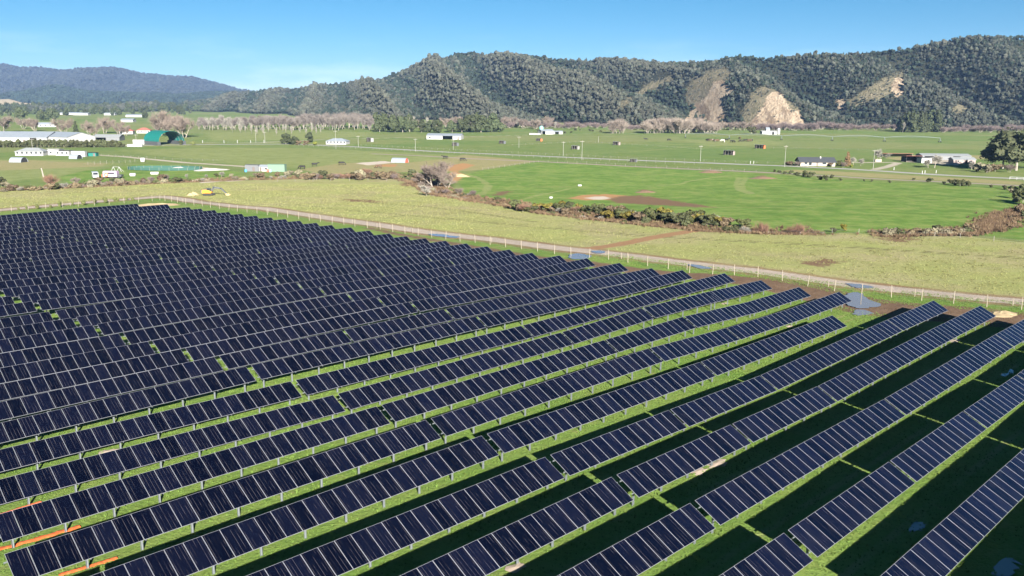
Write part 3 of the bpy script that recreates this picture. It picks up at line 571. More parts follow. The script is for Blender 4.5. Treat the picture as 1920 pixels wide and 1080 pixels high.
# pine-clad foothills in front of it, and a bare tan knoll at the far left
def knoll(name, pts, dist, depth, material, label, wob=60.):
    c_ = np.array([elev_h(px, py+1.5, dist) for px, py in pts]); xs = np.arange(c_[0, 0], c_[-1, 0], 12.); ys = np.arange(dist-depth, dist+depth*.8, 14.)
    X, Y = np.meshgrid(xs, ys); H = np.interp(X, c_[:, 0], c_[:, 1])-ZFAR; s = np.clip(1-np.abs(Y-dist)/(depth*np.where(Y < dist, 1, .8)), 0, 1)
    Z = ZFAR-1+H*(s**.8)*(1+.25*(fbm(X/wob, Y/wob, 3)-.5)*np.minimum(1, 4*(1-s))); me, v = height_mesh(name, X, Y, Z); me.materials.append(material)
    tag(link(name, me), label, 'hill', kind='structure'); return v
KN1 = knoll('foothill', [(10, 196), (40, 182), (90, 168), (110, 166), (150, 176), (220, 180), (290, 181), (340, 184), (400, 178), (450, 178), (480, 190)], 4300, 500, mat('foothill_ground', (.04, .05, .03), 1, col2=(.06, .07, .04), scale=.02), 'dark pine clad foothill below the blue range')
knoll('bare_knoll', [(-200, 196), (-60, 186), (0, 184), (18, 183.5), (40, 190), (62, 192), (72, 198), (80, 203)], 2700, 140, mat('bare_tan_earth', (.27, .22, .15), 1, col2=(.22, .185, .12), scale=.03), 'bare tan quarried knoll at the far left')

# ---- forest: many crowns standing on those slopes
PROTO = {}
def leafquads(b, c, r, n, size, mi=0, up=.0, flat=1.0):
    for _ in range(n):
        d = Vector((random.gauss(0, 1), random.gauss(0, 1), random.gauss(0, 1)*flat)).normalized(); p = Vector(c)+Vector((d.x*r[0], d.y*r[1], d.z*r[2]))*(random.random()**.35)
        nrm = (d+Vector((random.gauss(0, .5), random.gauss(0, .5), random.gauss(0, .5)+up))).normalized(); a = nrm.orthogonal().normalized(); e = nrm.cross(a); q = random.random()*6.28
        a, e = a*math.cos(q)+e*math.sin(q), e*math.cos(q)-a*math.sin(q); s = size*random.uniform(.6, 1.4)
        b.add([p-a*s-e*s*.6, p+a*s-e*s*.5, p+a*s*.7+e*s*.7, p-a*s*.8+e*s*.6], [(0, 1, 2, 3)], mi)
def blob(b, c, r, sub=2, amp=.28, mi=0):
    bm = bmesh.new(); bmesh.ops.create_icosphere(bm, subdivisions=sub, radius=1); o = random.random()*100
    for v in bm.verts:
        k = 1+amp*(random.random()-.5)*1.6+amp*float(fbm(v.co.x*1.7+o, v.co.y*1.7+v.co.z*2.1, 2)-.5)*1.5; v.co = Vector((v.co.x*r[0], v.co.y*r[1], v.co.z*r[2]))*k+Vector(c)
    b.add([v.co for v in bm.verts], [[v.index for v in f.verts] for f in bm.faces], mi); bm.free()
def proto_set(key, n, fn, mats):
    cl = bpy.data.collections.new('prototypes_'+key); PROTO[key] = cl
    for i in range(n):
        b = MB(); fn(b, i); me = b.mesh(key, mats); o = bpy.data.objects.new(key, me); cl.objects.link(o)
def f_round(b, i):
    h = random.uniform(.85, 1.15); b.tube([(0, 0, -.35), (0, 0, .6*h)], [.07, .04], 4)
    for _ in range(3+i % 3):
        a = random.random()*6.28; q = random.uniform(.1, .34); blob(b, (math.cos(a)*q, math.sin(a)*q, h*random.uniform(.55, .9)), (random.uniform(.25, .38), random.uniform(.25, .38), random.uniform(.25, .42)), 2, .45)
    leafquads(b, (0, 0, .72*h), (.55, .55, .5), 90, .075)
def f_cone(b, i):
    h = random.uniform(1.3, 1.8); b.tube([(0, 0, -.35), (0, 0, h)], [.06, .02], 4)
    for j in range(7):
        z = .25+j/7*(h-.3); r = .56*(1-(j/7.4)**1.4)*random.uniform(.8, 1.15); blob(b, (0, 0, z), (r, r, .20), 2, .5)
    for j in range(8):
        z = .25+j/8*(h-.2); leafquads(b, (0, 0, z), (.5*(1-j/8.5),)*2+(.12,), 14, .07)
FOL1 = foliage('native_bush', (.038, .044, .032), (.062, .065, .049), .34, 1.5); FOL2 = foliage('pine_and_gully_shade', (.015, .024, .016), (.030, .039, .024), .4, 1.5); FOL3 = foliage('grey_scrub_ridge_light', (.060, .063, .048), (.082, .083, .064), .3, 1.5)  # dark green also paints shade on gully bush, grey paints light on ridges
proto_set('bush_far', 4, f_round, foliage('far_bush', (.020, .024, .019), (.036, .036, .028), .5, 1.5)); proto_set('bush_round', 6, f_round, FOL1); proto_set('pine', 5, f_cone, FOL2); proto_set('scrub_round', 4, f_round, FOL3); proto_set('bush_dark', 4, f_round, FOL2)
def gn_scatter():
    g = bpy.data.node_groups.get('scatter')
    return g
def scatter(name, key, pts, scl, label, cat, zs=None):
    """one object of uncountable pieces: prototypes set on points"""
    me = bpy.data.meshes.new(name); me.from_pydata([tuple(p) for p in pts], [], [])
    attr(me, 'scl', scl); attr(me, 'zs', zs if zs is not None else np.ones(len(pts)))
    g = bpy.data.node_groups.new(name+'_scatter', 'GeometryNodeTree'); g.interface.new_socket('Geometry', in_out='INPUT', socket_type='NodeSocketGeometry'); g.interface.new_socket('Geometry', in_out='OUTPUT', socket_type='NodeSocketGeometry')
    N = g.nodes; L = g.links; gi = N.new('NodeGroupInput'); go = N.new('NodeGroupOutput'); ci = N.new('GeometryNodeCollectionInfo'); ci.inputs[0].default_value = PROTO[key]; ci.inputs[1].default_value = True; ci.inputs[2].default_value = True
    m2p = N.new('GeometryNodeMeshToPoints'); ip = N.new('GeometryNodeInstanceOnPoints'); ip.inputs['Pick Instance'].default_value = True
    rv = N.new('FunctionNodeRandomValue'); rv.data_type = 'FLOAT_VECTOR'; rv.inputs[0].default_value = (-.06, -.06, 0); rv.inputs[1].default_value = (.06, .06, 6.283)
    na = N.new('GeometryNodeInputNamedAttribute'); na.data_type = 'FLOAT'; na.inputs[0].default_value = 'scl'; nb = N.new('GeometryNodeInputNamedAttribute'); nb.data_type = 'FLOAT'; nb.inputs[0].default_value = 'zs'
    mm = N.new('ShaderNodeMath'); mm.operation = 'MULTIPLY'; cx = N.new('ShaderNodeCombineXYZ')
    L.new(gi.outputs[0], m2p.inputs[0]); L.new(m2p.outputs[0], ip.inputs['Points']); L.new(ci.outputs[0], ip.inputs['Instance']); L.new(rv.outputs[0], ip.inputs['Rotation'])
    L.new(na.outputs[0], mm.inputs[0]); L.new(nb.outputs[0], mm.inputs[1]); L.new(na.outputs[0], cx.inputs[0]); L.new(na.outputs[0], cx.inputs[1]); L.new(mm.outputs[0], cx.inputs[2]); L.new(cx.outputs[0], ip.inputs['Scale'])
    L.new(ip.outputs[0], go.inputs[0])
    o = link(name, me); md = o.modifiers.new('scatter', 'NODES'); md.node_group = g
    return tag(o, label, cat, kind='stuff')
def jgrid(x0, x1, y0, y1, step):
    X, Y = np.meshgrid(np.arange(x0, x1, step), np.arange(y0, y1, step)); X = X.ravel()+(RNG.random(X.size)-.5)*step*.9; Y = Y.ravel()+(RNG.random(Y.size)-.5)*step*.9; return X, Y
X, Y = jgrid(-1500, 1150, 900, 3300, 4.3); Z = hill_h(X, Y); P = np.stack([X, Y, Z], 1); px, py, d = projectN(P)
front = (Y < np.interp(X, cr[:, 0], cr[:, 2])+60) & (Z > -2.5) & (px > -120) & (px < 2060)
# thin the crowns with distance so they stay tree sized, and keep them off the slips and the open scrub
keep = front & (RNG.random(len(X)) < np.clip((1500/np.maximum(Y, 1))**1.2, .25, 1))
Q = np.stack([px, py], 1); ins = np.zeros(len(X), bool); ino = ins.copy()
rag = 16*(fbm(X/22, Z/22+Y/60, 3)-.5)+9*(fbm(X/7, Z/7, 2)-.5)
for p in SLIPS: ins |= sdf(np.array(p, float), Q)+rag > -4
for p in OPEN: ino |= sdf(np.array(p, float), Q)+1.6*rag > 0
keep &= ~(ins & (RNG.random(len(X)) < .93)); keep &= ~(ino & (RNG.random(len(X)) < .66))
P, Yk, inok = P[keep], Y[keep], ino[keep]; px, py = px[keep], py[keep]
kind = fbm(P[:, 0]/130+9, P[:, 1]/130, 3)+.10*(RNG.random(len(P))-.5); right = sstep(1080, 1420, px)
pine = (~inok) & (kind > .66-.14*right) & (px > 1090) & (RNG.random(len(P)) < .5); rdg = hill_h(P[:, 0], P[:, 1], True); scrub = inok | ((~pine) & (RNG.random(len(P)) < .05+.55*sstep(.55, .95, rdg)-.10*right)); dark = (~pine) & (~scrub) & (RNG.random(len(P)) < .95*(1-sstep(.22, .62, rdg))+.18*right)  # dark crowns in gullies, pale ones on ridges: relief shading put into colour
sz = (3.0+5.0*RNG.random(len(P))**2.0)*np.clip(Yk/1700, .85, 1.2)*np.where(inok, .42, 1)
for nm, key, msk, lab in (('bush_forest', 'bush_round', ~(pine | scrub | dark), 'grey green native bush covering the hills'), ('pine_forest', 'pine', pine, 'dark conifers covering the lower right hill slopes'), ('scrub_and_ridge_light', 'scrub_round', scrub, 'pale grey scrub on open slopes, and crowns coloured paler as ridge light'), ('gully_shade_bush', 'bush_dark', dark, 'hill bush coloured darker, mostly in the gullies, as their shade')):
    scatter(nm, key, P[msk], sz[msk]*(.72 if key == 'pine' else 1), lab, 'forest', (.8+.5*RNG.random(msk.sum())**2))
X, Y = jgrid(-4300, 200, 4700, 6300, 17.); Z = far_h(X, Y); P = np.stack([X, Y, Z], 1); px, py, d = projectN(P); m = (Z > -2.5) & (px > -150) & (px < 720)
scatter('far_range_forest', 'bush_far', P[m], 12+10*RNG.random(m.sum()), 'bush covering the blue range on the horizon', 'forest')
v = KN1[np.argsort(RNG.random(len(KN1)))][:5200]; v = v[v[:, 2] > 0]; scatter('foothill_pines', 'bush_dark', v, 17+8*RNG.random(len(v)), 'pine plantation on the foothill below the range', 'forest')
# ------------------------------------------------------------------ trees and shrubs
TWW = .0036
def branch(b, p, d, L, r, lvl, rng, spread, up, segs=3, tw=None, twn=4, twl=.1):
    pts = [p]; rad = [r]; q = p.copy(); dd = d.copy()
    for i in range(segs):
        dd = (dd+Vector((rng.gauss(0, .13), rng.gauss(0, .13), rng.gauss(0, .08)+up*.12))).normalized(); q = q+dd*L/segs; pts.append(q.copy()); rad.append(r*(1-.55*(i+1)/segs))
    b.tube(pts, rad, 3 if lvl < 3 else 5, cap=False)
    if lvl <= 0:
        for _ in range(twn):
            a = (dd+Vector((rng.gauss(0, .55), rng.gauss(0, .55), rng.gauss(0, .35)+up*.4))).normalized(); s = pts[rng.randint(0, segs)]; e = s+a*twl*rng.uniform(.6, 1.5); o = a.orthogonal().normalized()*TWW
            o = Matrix.Rotation(rng.random()*6.28, 3, a)@o; tw.add([s-o, s+o, e], [(0, 1, 2)])
        return
    n = rng.randint(4, 5)
    for i in range(n):
        j = rng.randint(1, segs); s = pts[j]; a = (dd*(.8)+Vector((rng.gauss(0, spread), rng.gauss(0, spread), rng.gauss(0, spread*.5)+up))).normalized()
        branch(b, s, a, L*rng.uniform(.52, .74), rad[j]*.72, lvl-1, rng, spread, up, 3, tw, twn, twl)
def bare(seed, spread, up, trunk=.22, lvl=3, stems=1, r=.02, twn=5, twl=.1):
    rng = random.Random(seed); b = MB(); tw = MB()
    for s in range(stems):
        a = s/stems*6.28+rng.random(); off = Vector((math.cos(a), math.sin(a), 0))*(.05 if stems > 1 else 0); dr = Vector((math.cos(a)*.4*(stems > 1), math.sin(a)*.4*(stems > 1), 1)).normalized()
        branch(b, off+Vector((0, 0, -.02)), dr, trunk*2, r, lvl, rng, spread, up, 3, tw, twn, twl)
    top = max([v[2] for v in b.v+tw.v]); k = 1/top
    b.v = [(x*k, y*k, z*k) for x, y, z in b.v]; tw.v = [(x*k, y*k, z*k) for x, y, z in tw.v]; return b, tw
def leafy(seed, shape, n=900, size=.035, nb=7, trunk_h=.3, rad=.36, flat=.8, lean=0., core=True):
    st_ = random.getstate(); random.seed(seed); b = MB(); c = MB(); b.tube([(0, 0, -.03), (.01, 0, trunk_h), (0, .01, .8)], [.028, .022, .006], 6)
    for i in range(nb):
        a = random.random()*6.28
        if shape == 'round': q = random.uniform(.25, .72)*rad; z = random.uniform(trunk_h+.12, .84); rr = random.uniform(.38, .6)*rad
        elif shape == 'cone': z = trunk_h+.05+(i/nb)*(.93-trunk_h); q = rad*.35*(1-i/nb); rr = rad*(1.02-i/nb*.85)*.72
        elif shape == 'open': q = random.uniform(.3, 1.0)*rad; z = random.uniform(trunk_h+.1, .93); rr = random.uniform(.22, .4)*rad
        else: q = random.uniform(0, .8)*rad; z = random.uniform(.12, .75); rr = random.uniform(.35, .55)*rad
        cc = Vector((math.cos(a)*q, math.sin(a)*q, z)); b.tube([(0, 0, min(z*.7, trunk_h+.1)), cc*.9], [.012, .004], 4, cap=False)
        if core: blob(c, cc, (rr*.72, rr*.72, rr*.62*flat), 2, .5)
        leafquads(c, cc, (rr, rr, rr*flat), n//nb, size)
    random.setstate(st_); return b, c
M_BARK = mat('grey_bark', (.20, .17, .14), .9, col2=(.30, .27, .23), scale=6); M_PALEBARK = mat('pale_bark', (.27, .24, .205), .85, col2=(.2, .175, .15), scale=6)
M_POP = mat('bare_poplar_twigs', (.17, .148, .132), .9, col2=(.13, .112, .10), scale=2, rnd=.18); M_WIL = mat('bare_willow_twigs', (.15, .12, .10), .9, col2=(.195, .155, .125), scale=2, rnd=.18); M_ROSE = mat('reddish_twigs', (.125, .095, .088), .9, col2=(.175, .135, .125), scale=2, rnd=.15)
M_TANTW = mat('tan_twigs', (.24, .20, .165), .9, col2=(.19, .155, .13), scale=2, rnd=.12); M_GREYTW = mat('pale_grey_twigs', (.25, .235, .2), .9, col2=(.19, .18, .155), scale=2, rnd=.1); M_RUSTTW = mat('rust_twigs', (.19, .105, .065), .9, col2=(.15, .09, .065), scale=2, rnd=.1)
M_EVG = foliage('dark_evergreen', (.030, .042, .020), (.062, .072, .036), .25, 8); M_HEDGE = foliage('hedge_leaf', (.030, .042, .017), (.055, .065, .03), .15, 8); M_GUM = foliage('gum_leaf', (.035, .046, .022), (.075, .08, .042), .2, 8)
M_SHR = foliage('shrub_leaf', (.042, .052, .020), (.08, .083, .034), .3, 9); M_SHD = foliage('dark_shrub_leaf', (.034, .045, .02), (.075, .075, .036), .25, 9); M_DRY = foliage('dry_bracken', (.085, .062, .038), (.15, .118, .074), .3, 9); M_PAL = foliage('pale_shrub', (.19, .165, .115), (.125, .12, .075), .25, 9)
M_GOR = foliage('gorse_flower', (.17, .13, .02), (.055, .062, .022), .2, 14); M_LIME = foliage('lime_shrub', (.17, .185, .03), (.11, .125, .025), .1, 9); M_YOUNG = foliage('young_shrub', (.075, .09, .026), (.13, .135, .05), .2, 9); M_RUST = foliage('rust_conifer', (.13, .085, .045), (.20, .14, .07), .1, 9)
KINDS = {}
def kind(name, variants, tm, cm):
    KINDS[name] = [(b.mesh('trunk', tm), c.mesh('crown', cm)) for b, c in variants]
kind('poplar', [bare(s, .24, .75, .13, 3, 1, .010, 16, .12) for s in (1, 2, 3, 4)], M_PALEBARK, M_POP)
kind('poplar_pale', [bare(s, .26, .7, .15, 3, 1, .010, 16, .13) for s in (5, 6, 7)], M_PALEBARK, M_GREYTW)
kind('poplar_tan', [bare(s, .36, .5, .09, 3, 4, .010, 10, .13) for s in (5, 6, 7)], M_PALEBARK, M_TANTW)
kind('willow', [bare(s, .52, .30, .16, 3, 3, .014, 10, .13) for s in (8, 9, 10)], M_BARK, M_WIL)
kind('big_willow', [bare(18, .50, .34, .15, 4, 3, .018, 5, .08)], M_BARK, M_WIL)
kind('rose', [bare(s, .6, .25, .1, 2, 5, .012, 14, .16) for s in (11, 12, 13)], M_BARK, M_ROSE)
kind('rust_bare', [bare(s, .55, .3, .1, 2, 5, .010, 14, .16) for s in (14, 15)], M_BARK, M_RUSTTW)
kind('blossom', [bare(s, .7, .15, .16, 3, 1, .02, 22, .14) for s in (16, 17)], M_BARK, M_GREYTW)
kind('evergreen', [leafy(s, 'round', 1300, .045, 9, .12, .5, 1.0) for s in (21, 22, 23, 24)], M_BARK, M_EVG)
kind('conifer', [leafy(s, 'cone', 1100, .032, 10, .05, .30) for s in (25, 26, 27)], M_BARK, M_EVG)
kind('gum', [leafy(s, 'round', 3000, .026, 18, .22, .52, .9) for s in (31, 32, 33)], M_PALEBARK, M_GUM)
kind('rust_conifer', [leafy(35, 'cone', 1100, .035, 10, .05, .26)], M_BARK, M_RUST)
for nm, m_ in (('shrub', M_SHR), ('dark_shrub', M_SHD), ('dry_shrub', M_DRY), ('pale_shrub', M_PAL), ('gorse', M_GOR), ('lime_shrub', M_LIME), ('young_shrub', M_YOUNG)):
    kind(nm, [leafy(s, 'bush', 520, .075, 7, .05, .62, .8) for s in (41, 42, 43)], M_BARK, m_)
def tree(name, kd, pos, h, label, cat, group=None, wide=1.0):
    tm, cm = random.choice(KINDS[kd]); o = empty(name, pos, random.random()*6.28, label, cat, group); o.scale = (h*wide, h*wide, h)
    link('trunk', tm, o); link('crown', cm, o); return o
def tpx(name, kd, px, py, hpx, label, cat, group=None, wide=1.0):
    p = at(px, py); return tree(name, kd, p, hpx*project(p)[2]/FPX, label, cat, group, wide)
# ---- shelter belts and standing trees on the plain
for i in range(110):      # belt of bare poplars left of the dark trees
    px = 372+i*3.0+random.gauss(0, 1.2); f = i/109; py = 243.5+random.uniform(-6, 1.0)
    tpx('bare_poplar', 'poplar' if f > .3 or random.random() < .5 else 'poplar_pale', px, py, random.uniform(24, 31)*(.8+.25*f), 'bare pinkish poplar in the long shelter belt left of the dark evergreens', 'tree', 'bare poplars in the left shelter belt', 1.5)
for i in range(16):
    tpx('bare_sapling', 'poplar_pale', 440+i*11+random.gauss(0, 3), 250+random.uniform(-3, 5), random.uniform(14, 24), 'thin pale sapling standing in the paddock before the poplar belt', 'tree', 'pale saplings before the poplar belt', .8)
for i, (px, py, h, w_) in enumerate([(712, 247, 34, .9), (726, 247, 38, .95), (741, 248, 36, .95), (755, 248, 33, 1), (768, 247, 35, 1), (790, 248, 22, 1.1), (803, 248, 20, 1.1), (818, 249, 24, 1.1), (848, 248, 24, 1.1), (866, 248, 28, 1.1), (884, 248, 32, 1.1), (902, 248, 35, 1.1), (920, 247.5, 33, 1.1), (936, 247.5, 27, 1.1)]):
    tpx('evergreen_tree', 'evergreen', px, py, h, 'dark evergreen tree, %s from the left in the clump mid picture' % ordn(i+1), 'tree', 'dark evergreens in the middle distance', w_*.85)
for i in range(34):      # mass of pale trees behind them at the hill foot
    tpx('bare_tree', 'willow' if i % 3 else 'poplar_pale', 775+i*8+random.gauss(0, 3), 241+random.uniform(-3, 1.5), random.uniform(12, 24), 'bare grey tree at the foot of the centre hill behind the evergreens', 'tree', 'bare trees along the foot of the centre hill')
tpx('bare_poplar', 'poplar_tan', 1156, 250, 32, 'lone round clump of bare tan poplars right of the dairy buildings', 'tree', None, 1.4); tpx('bare_poplar', 'poplar_tan', 1148, 250, 27, 'smaller bare tan poplar joined to the left of the lone clump', 'tree'); tpx('bare_poplar', 'poplar_tan', 1166, 250, 28, 'smaller bare tan poplar joined to the right of the lone clump', 'tree')
for i in range(26):
    px = 1212+i*5.1; tpx('bare_poplar', 'poplar_tan', px, 250+random.uniform(-1.5, .5), random.uniform(24, 33)*(1 if i < 20 else .8), 'bare tan poplar in the plantation below the landslip', 'tree', 'tan poplars in the plantation below the landslip', 1.25)
def belt(x0, x1, y, n, h0, h1, kd, label, group, name='bare_shrub', jit=1.5, wide=1.2):
    for i in range(n):
        px = x0+(x1-x0)*(i+.5)/n+random.gauss(0, (x1-x0)/n*.3); tpx(name, kd, px, y+random.uniform(-jit, jit), random.uniform(h0, h1), label, 'shrub', group, wide)
belt(950, 1135, 239.5, 34, 8, 16, 'rose', 'reddish leafless shrub along the hill foot left of the lone poplars', 'reddish shrubs left of the lone poplars')
belt(1175, 1212, 243, 8, 8, 12, 'rose', 'reddish leafless shrub between the poplar clumps', 'reddish shrubs between the poplars')
belt(1335, 1400, 243, 14, 11, 19, 'willow', 'bare willow along the hill foot below the landslips', 'bare willows below the landslips', 'bare_willow')
belt(1400, 1600, 243.5, 40, 11, 19, 'rose', 'pinkish leafless shrub in the thicket behind the white barn', 'pinkish shrubs behind the white barn')
belt(1600, 1690, 243, 13, 7, 15, 'rose', 'pinkish leafless shrub left of the roadside conifer clump', 'pinkish shrubs left of the conifer clump')
belt(1765, 1960, 247, 34, 9, 17, 'rose', 'pinkish leafless shrub right of the conifer clump', 'pinkish shrubs right of the conifer clump')
for i in range(17):
    tpx('conifer_tree', 'conifer', 1686+i*4.6+random.gauss(0, 1), 248+random.uniform(-2, .3), random.uniform(26, 44), 'dark conifer in the clump standing out from the right hill', 'tree', 'conifer clump before the right hill', 1.0)
tpx('bare_tree', 'poplar_pale', 1692, 248, 20, 'pale bare tree at the left end of the conifer clump', 'tree')
tpx('evergreen_tree', 'dark_shrub', 1409, 251, 15, 'dark rounded tree left of the white barn', 'tree', None, 1.0)
belt(1000, 1130, 247.5, 12, 3, 6, 'dark_shrub', 'low dark bush on the paddock before the hill foot', 'low bushes before the hill foot', 'low_bush', 3)
# far left: trees round the settlement and the far tree lines
belt(-20, 420, 207.5, 90, 10, 17, 'evergreen', 'distant grey green tree in the line across the far plain', 'distant tree line on the far plain', 'distant_tree', 1.5, .8)
belt(-20, 360, 214, 44, 8, 16, 'evergreen', 'distant tree standing before the far tree line', 'trees before the far tree line', 'distant_tree', 4, .9)
for px, py, h, kd, lb in ((5, 248, 36, 'willow', 'bare tree cut by the left edge above the big sheds'), (42, 229, 26, 'evergreen', 'round dark tree at the far left above the sheds'), (66, 246, 28, 'willow', 'bare tree directly behind the big pale sheds'), (44, 242, 24, 'willow', 'bare tree behind the left big shed'), (80, 226, 22, 'evergreen', 'dark tree left of the small white house on the plain'), (98, 226, 24, 'evergreen', 'dark tree just right of the small white house on the plain'), (122, 251, 33, 'willow', 'bare tree right of the big pale sheds'), (143, 252, 26, 'conifer', 'dark conical conifer between two bare trees on the left'), (170, 257, 34, 'willow', 'bare tree behind the grey roofed shed, left one'), (196, 250, 36, 'willow', 'tall bare tree behind the grey roofed shed'), (222, 252, 30, 'willow', 'bare tree right of the grey roofed shed'), (236, 254, 22, 'willow', 'small bare tree left of the green barn'), (272, 222, 14, 'evergreen', 'small dark round tree on the plain above the green barn')):
    tpx('tree', kd, px, py, h, lb, 'tree', None, .95)
tpx('bare_willow', 'big_willow', 322, 256, 52, 'largest bare tan tree behind the green arched barn', 'tree', None, 1.05); tpx('bare_willow', 'willow', 345, 258, 44, 'bare tan tree just right of the green barn', 'tree', None, 1.0); tpx('bare_willow', 'willow', 300, 254, 44, 'bare tan tree just left behind the green barn', 'tree', None, .9)
for px, h in ((340, 10), (361, 9)): tpx('shrub', 'young_shrub' if px > 350 else 'dark_shrub', px, 271.5, h, '%s shrub beside the green barn opening' % ('yellowish' if px > 350 else 'dark'), 'shrub')
# hedge behind the white house: clipped dark trees shoulder to shoulder
for i in range(34): tpx('hedge_tree', 'dark_shrub', -8+i*7.1, 276.5-.4*(i/33), random.uniform(14, 17), 'dark clipped tree in the long hedge behind the white house', 'hedge', 'trees of the long dark hedge', .85)
for px, py, h, kd, lb in ((536, 270, 19, 'evergreen', 'dark evergreen left of the white farmhouse'), (552, 271, 17, 'evergreen', 'smaller dark evergreen next to the white farmhouse garden'), (579, 267, 18, 'evergreen', 'dark evergreen closest to the white farmhouse'), (560, 272, 9, 'dry_shrub', 'brown shrub in the farmhouse garden, left'), (590, 272, 9, 'lime_shrub', 'yellow green shrub beside the white farmhouse'), (574, 272, 9, 'dry_shrub', 'brown shrub in the farmhouse garden, right')):
    tpx('garden_tree', kd, px, py, h, lb, 'tree', None, 1.1)
for px, py, h, kd, w_, lb in ((1588, 312, 29, 'rust_conifer', 1.1, 'rust coloured conifer beside the dark roofed house'), (1572, 311, 15, 'shrub', .9, 'lime green shrub against the dark roofed house'), (1556, 312, 10, 'dry_shrub', 1.2, 'brown shrub in front of the dark roofed house'), (1600, 311, 19, 'blossom', 1.0, 'grey bare tree right of the rust conifer'), (1614, 311, 16, 'blossom', 1.0, 'smaller grey bare tree right of the rust conifer'), (1580, 314, 12, 'willow', 1.2, 'bare shrub at the foot of the rust conifer'), (1596, 314.5, 7, 'lime_shrub', 1.1, 'round yellow shrub by the road'), (1478, 310, 11, 'dry_shrub', 1.5, 'brown shrub left of the dark roofed house'), (1494, 311, 10, 'willow', 1.5, 'bare shrub at the left end of the dark roofed house'), (1645, 302, 26, 'blossom', .8, 'pale blossom tree beside the power pole'), (1662, 297, 11, 'blossom', 1.3, 'low pale tree right of the blossom tree'), (1752, 315, 29, 'blossom', 1.1, 'large pale bush in front of the barns'), (1740, 315, 19, 'blossom', 1.1, 'smaller pale bush left of the large pale bush'), (1834, 322, 20, 'pale_shrub', 1.0, 'pale grey scrub right of the barns'), (1850, 324, 17, 'pale_shrub', 1.1, 'tan scrub right of the barns'), (1822, 318, 18, 'blossom', 1.0, 'grey bare scrub next to the pink walled barn'), (1866, 322, 16, 'dry_shrub', 1.1, 'brown scrub under the gum trees'), (1892, 323, 18, 'willow', 1.2, 'bare brown scrub under the gum trees')):
    tpx('garden_shrub', kd, px, py, h, lb, 'shrub', None, w_)
for px, py, h, lb in ((1880, 316, 62, 'leafy gum tree at the right edge, leftmost of three'), (1905, 320, 76, 'tallest gum tree at the right edge'), (1935, 318, 66, 'gum tree cut by the right edge')): tpx('gum_tree', 'gum', px, py, h, lb, 'tree', None, 1.15)
# dark scrub along the railway and at the right edge
for i, (px, py, h) in enumerate([(1452, 323, 6), (1462, 324, 7), (1472, 326, 7), (1483, 326, 8), (1494, 328, 8), (1508, 331, 12), (1520, 333, 13), (1537, 337, 9), (1548, 338, 10), (1560, 334, 8), (1576, 339, 6), (1620, 340, 4), (1635, 341, 5), (1668, 343, 6), (1713, 338, 5), (1742, 342, 10), (1785, 347, 12), (1800, 349, 14), (1814, 349, 12), (1770, 346, 6), (1858, 352, 7), (1884, 355, 9), (1900, 357, 13), (1915, 358, 14), (1935, 359, 14)]):
    tpx('railway_shrub', 'dark_shrub', px, py, h, 'dark green scrub, %s from the left along the railway bank' % ordn(i+1), 'shrub', 'dark scrub along the railway', 1.15)
for px, py, h, kd in ((1905, 372, 20, 'dark_shrub'), (1918, 380, 28, 'dark_shrub'), (1935, 385, 32, 'dark_shrub'), (1895, 362, 10, 'pale_shrub'), (1912, 398, 20, 'dry_shrub'), (1925, 410, 22, 'dark_shrub'), (1895, 412, 8, 'pale_shrub'), (1880, 418, 7, 'dry_shrub'), (1940, 402, 24, 'dark_shrub')):
    tpx('edge_shrub', kd, px, py, h, 'overgrown %s scrub at the right edge of the green paddock' % {'dark_shrub': 'dark', 'pale_shrub': 'pale', 'dry_shrub': 'brown'}[kd], 'shrub', 'overgrown %s scrub at the right edge' % kd.split('_')[0])
# ---- scrub along the gully
def scrubline(pts, n, kinds, h0, h1, label, group, jit=2.0):
    P = np.array(pts, float); seg = np.hypot(*(P[1:]-P[:-1]).T); cs = np.r_[0, np.cumsum(seg)]
    for i in range(n):
        s = (i+random.random())/n*cs[-1]; px = np.interp(s, cs, P[:, 0]); py = np.interp(s, cs, P[:, 1])+random.uniform(-jit, jit*.4); kd = random.choice(kinds)
        w_ = {'dry_shrub': 'brown', 'pale_shrub': 'pale dry', 'shrub': 'green', 'dark_shrub': 'dark green', 'gorse': 'yellow flowered gorse', 'rose': 'bare reddish', 'willow': 'bare grey', 'rust_bare': 'bare rusty', 'blossom': 'bare pale'}[kd]
        tpx('gully_shrub', kd, px, py, random.uniform(h0, h1), '%s shrub %s' % (w_, label), 'shrub', w_+' shrubs '+group, random.uniform(1.0, 1.5))
scrubline([(-30, 362), (60, 357), (130, 354)], 16, ['dry_shrub', 'pale_shrub', 'shrub', 'dark_shrub', 'blossom', 'blossom'], 8, 15, 'in the gully hedge at the far left', 'in the far left gully hedge')
scrubline([(130, 353), (240, 347), (330, 343)], 38, ['dark_shrub', 'shrub', 'dry_shrub', 'willow', 'pale_shrub', 'rose', 'dry_shrub'], 9, 16, 'in the gully hedge below the white van', 'in the gully hedge below the van')
scrubline([(330, 342), (450, 337), (560, 336)], 30, ['pale_shrub', 'dry_shrub', 'blossom', 'shrub', 'pale_shrub'], 6, 13, 'in the gully hedge behind the excavator', 'in the gully hedge behind the excavator')
scrubline([(560, 336), (680, 336), (790, 337)], 54, ['dry_shrub', 'dark_shrub', 'rose', 'rose', 'shrub', 'dry_shrub', 'dry_shrub', 'rust_bare'], 9, 17, 'in the gully hedge left of the bare willow', 'in the hedge left of the willow', 4)
scrubline([(780, 345), (800, 362), (850, 370), (890, 373)], 20, ['pale_shrub', 'dry_shrub', 'dark_shrub', 'rose', 'willow', 'blossom'], 7, 15, 'round the foot of the bare willow', 'round the foot of the willow', 5)
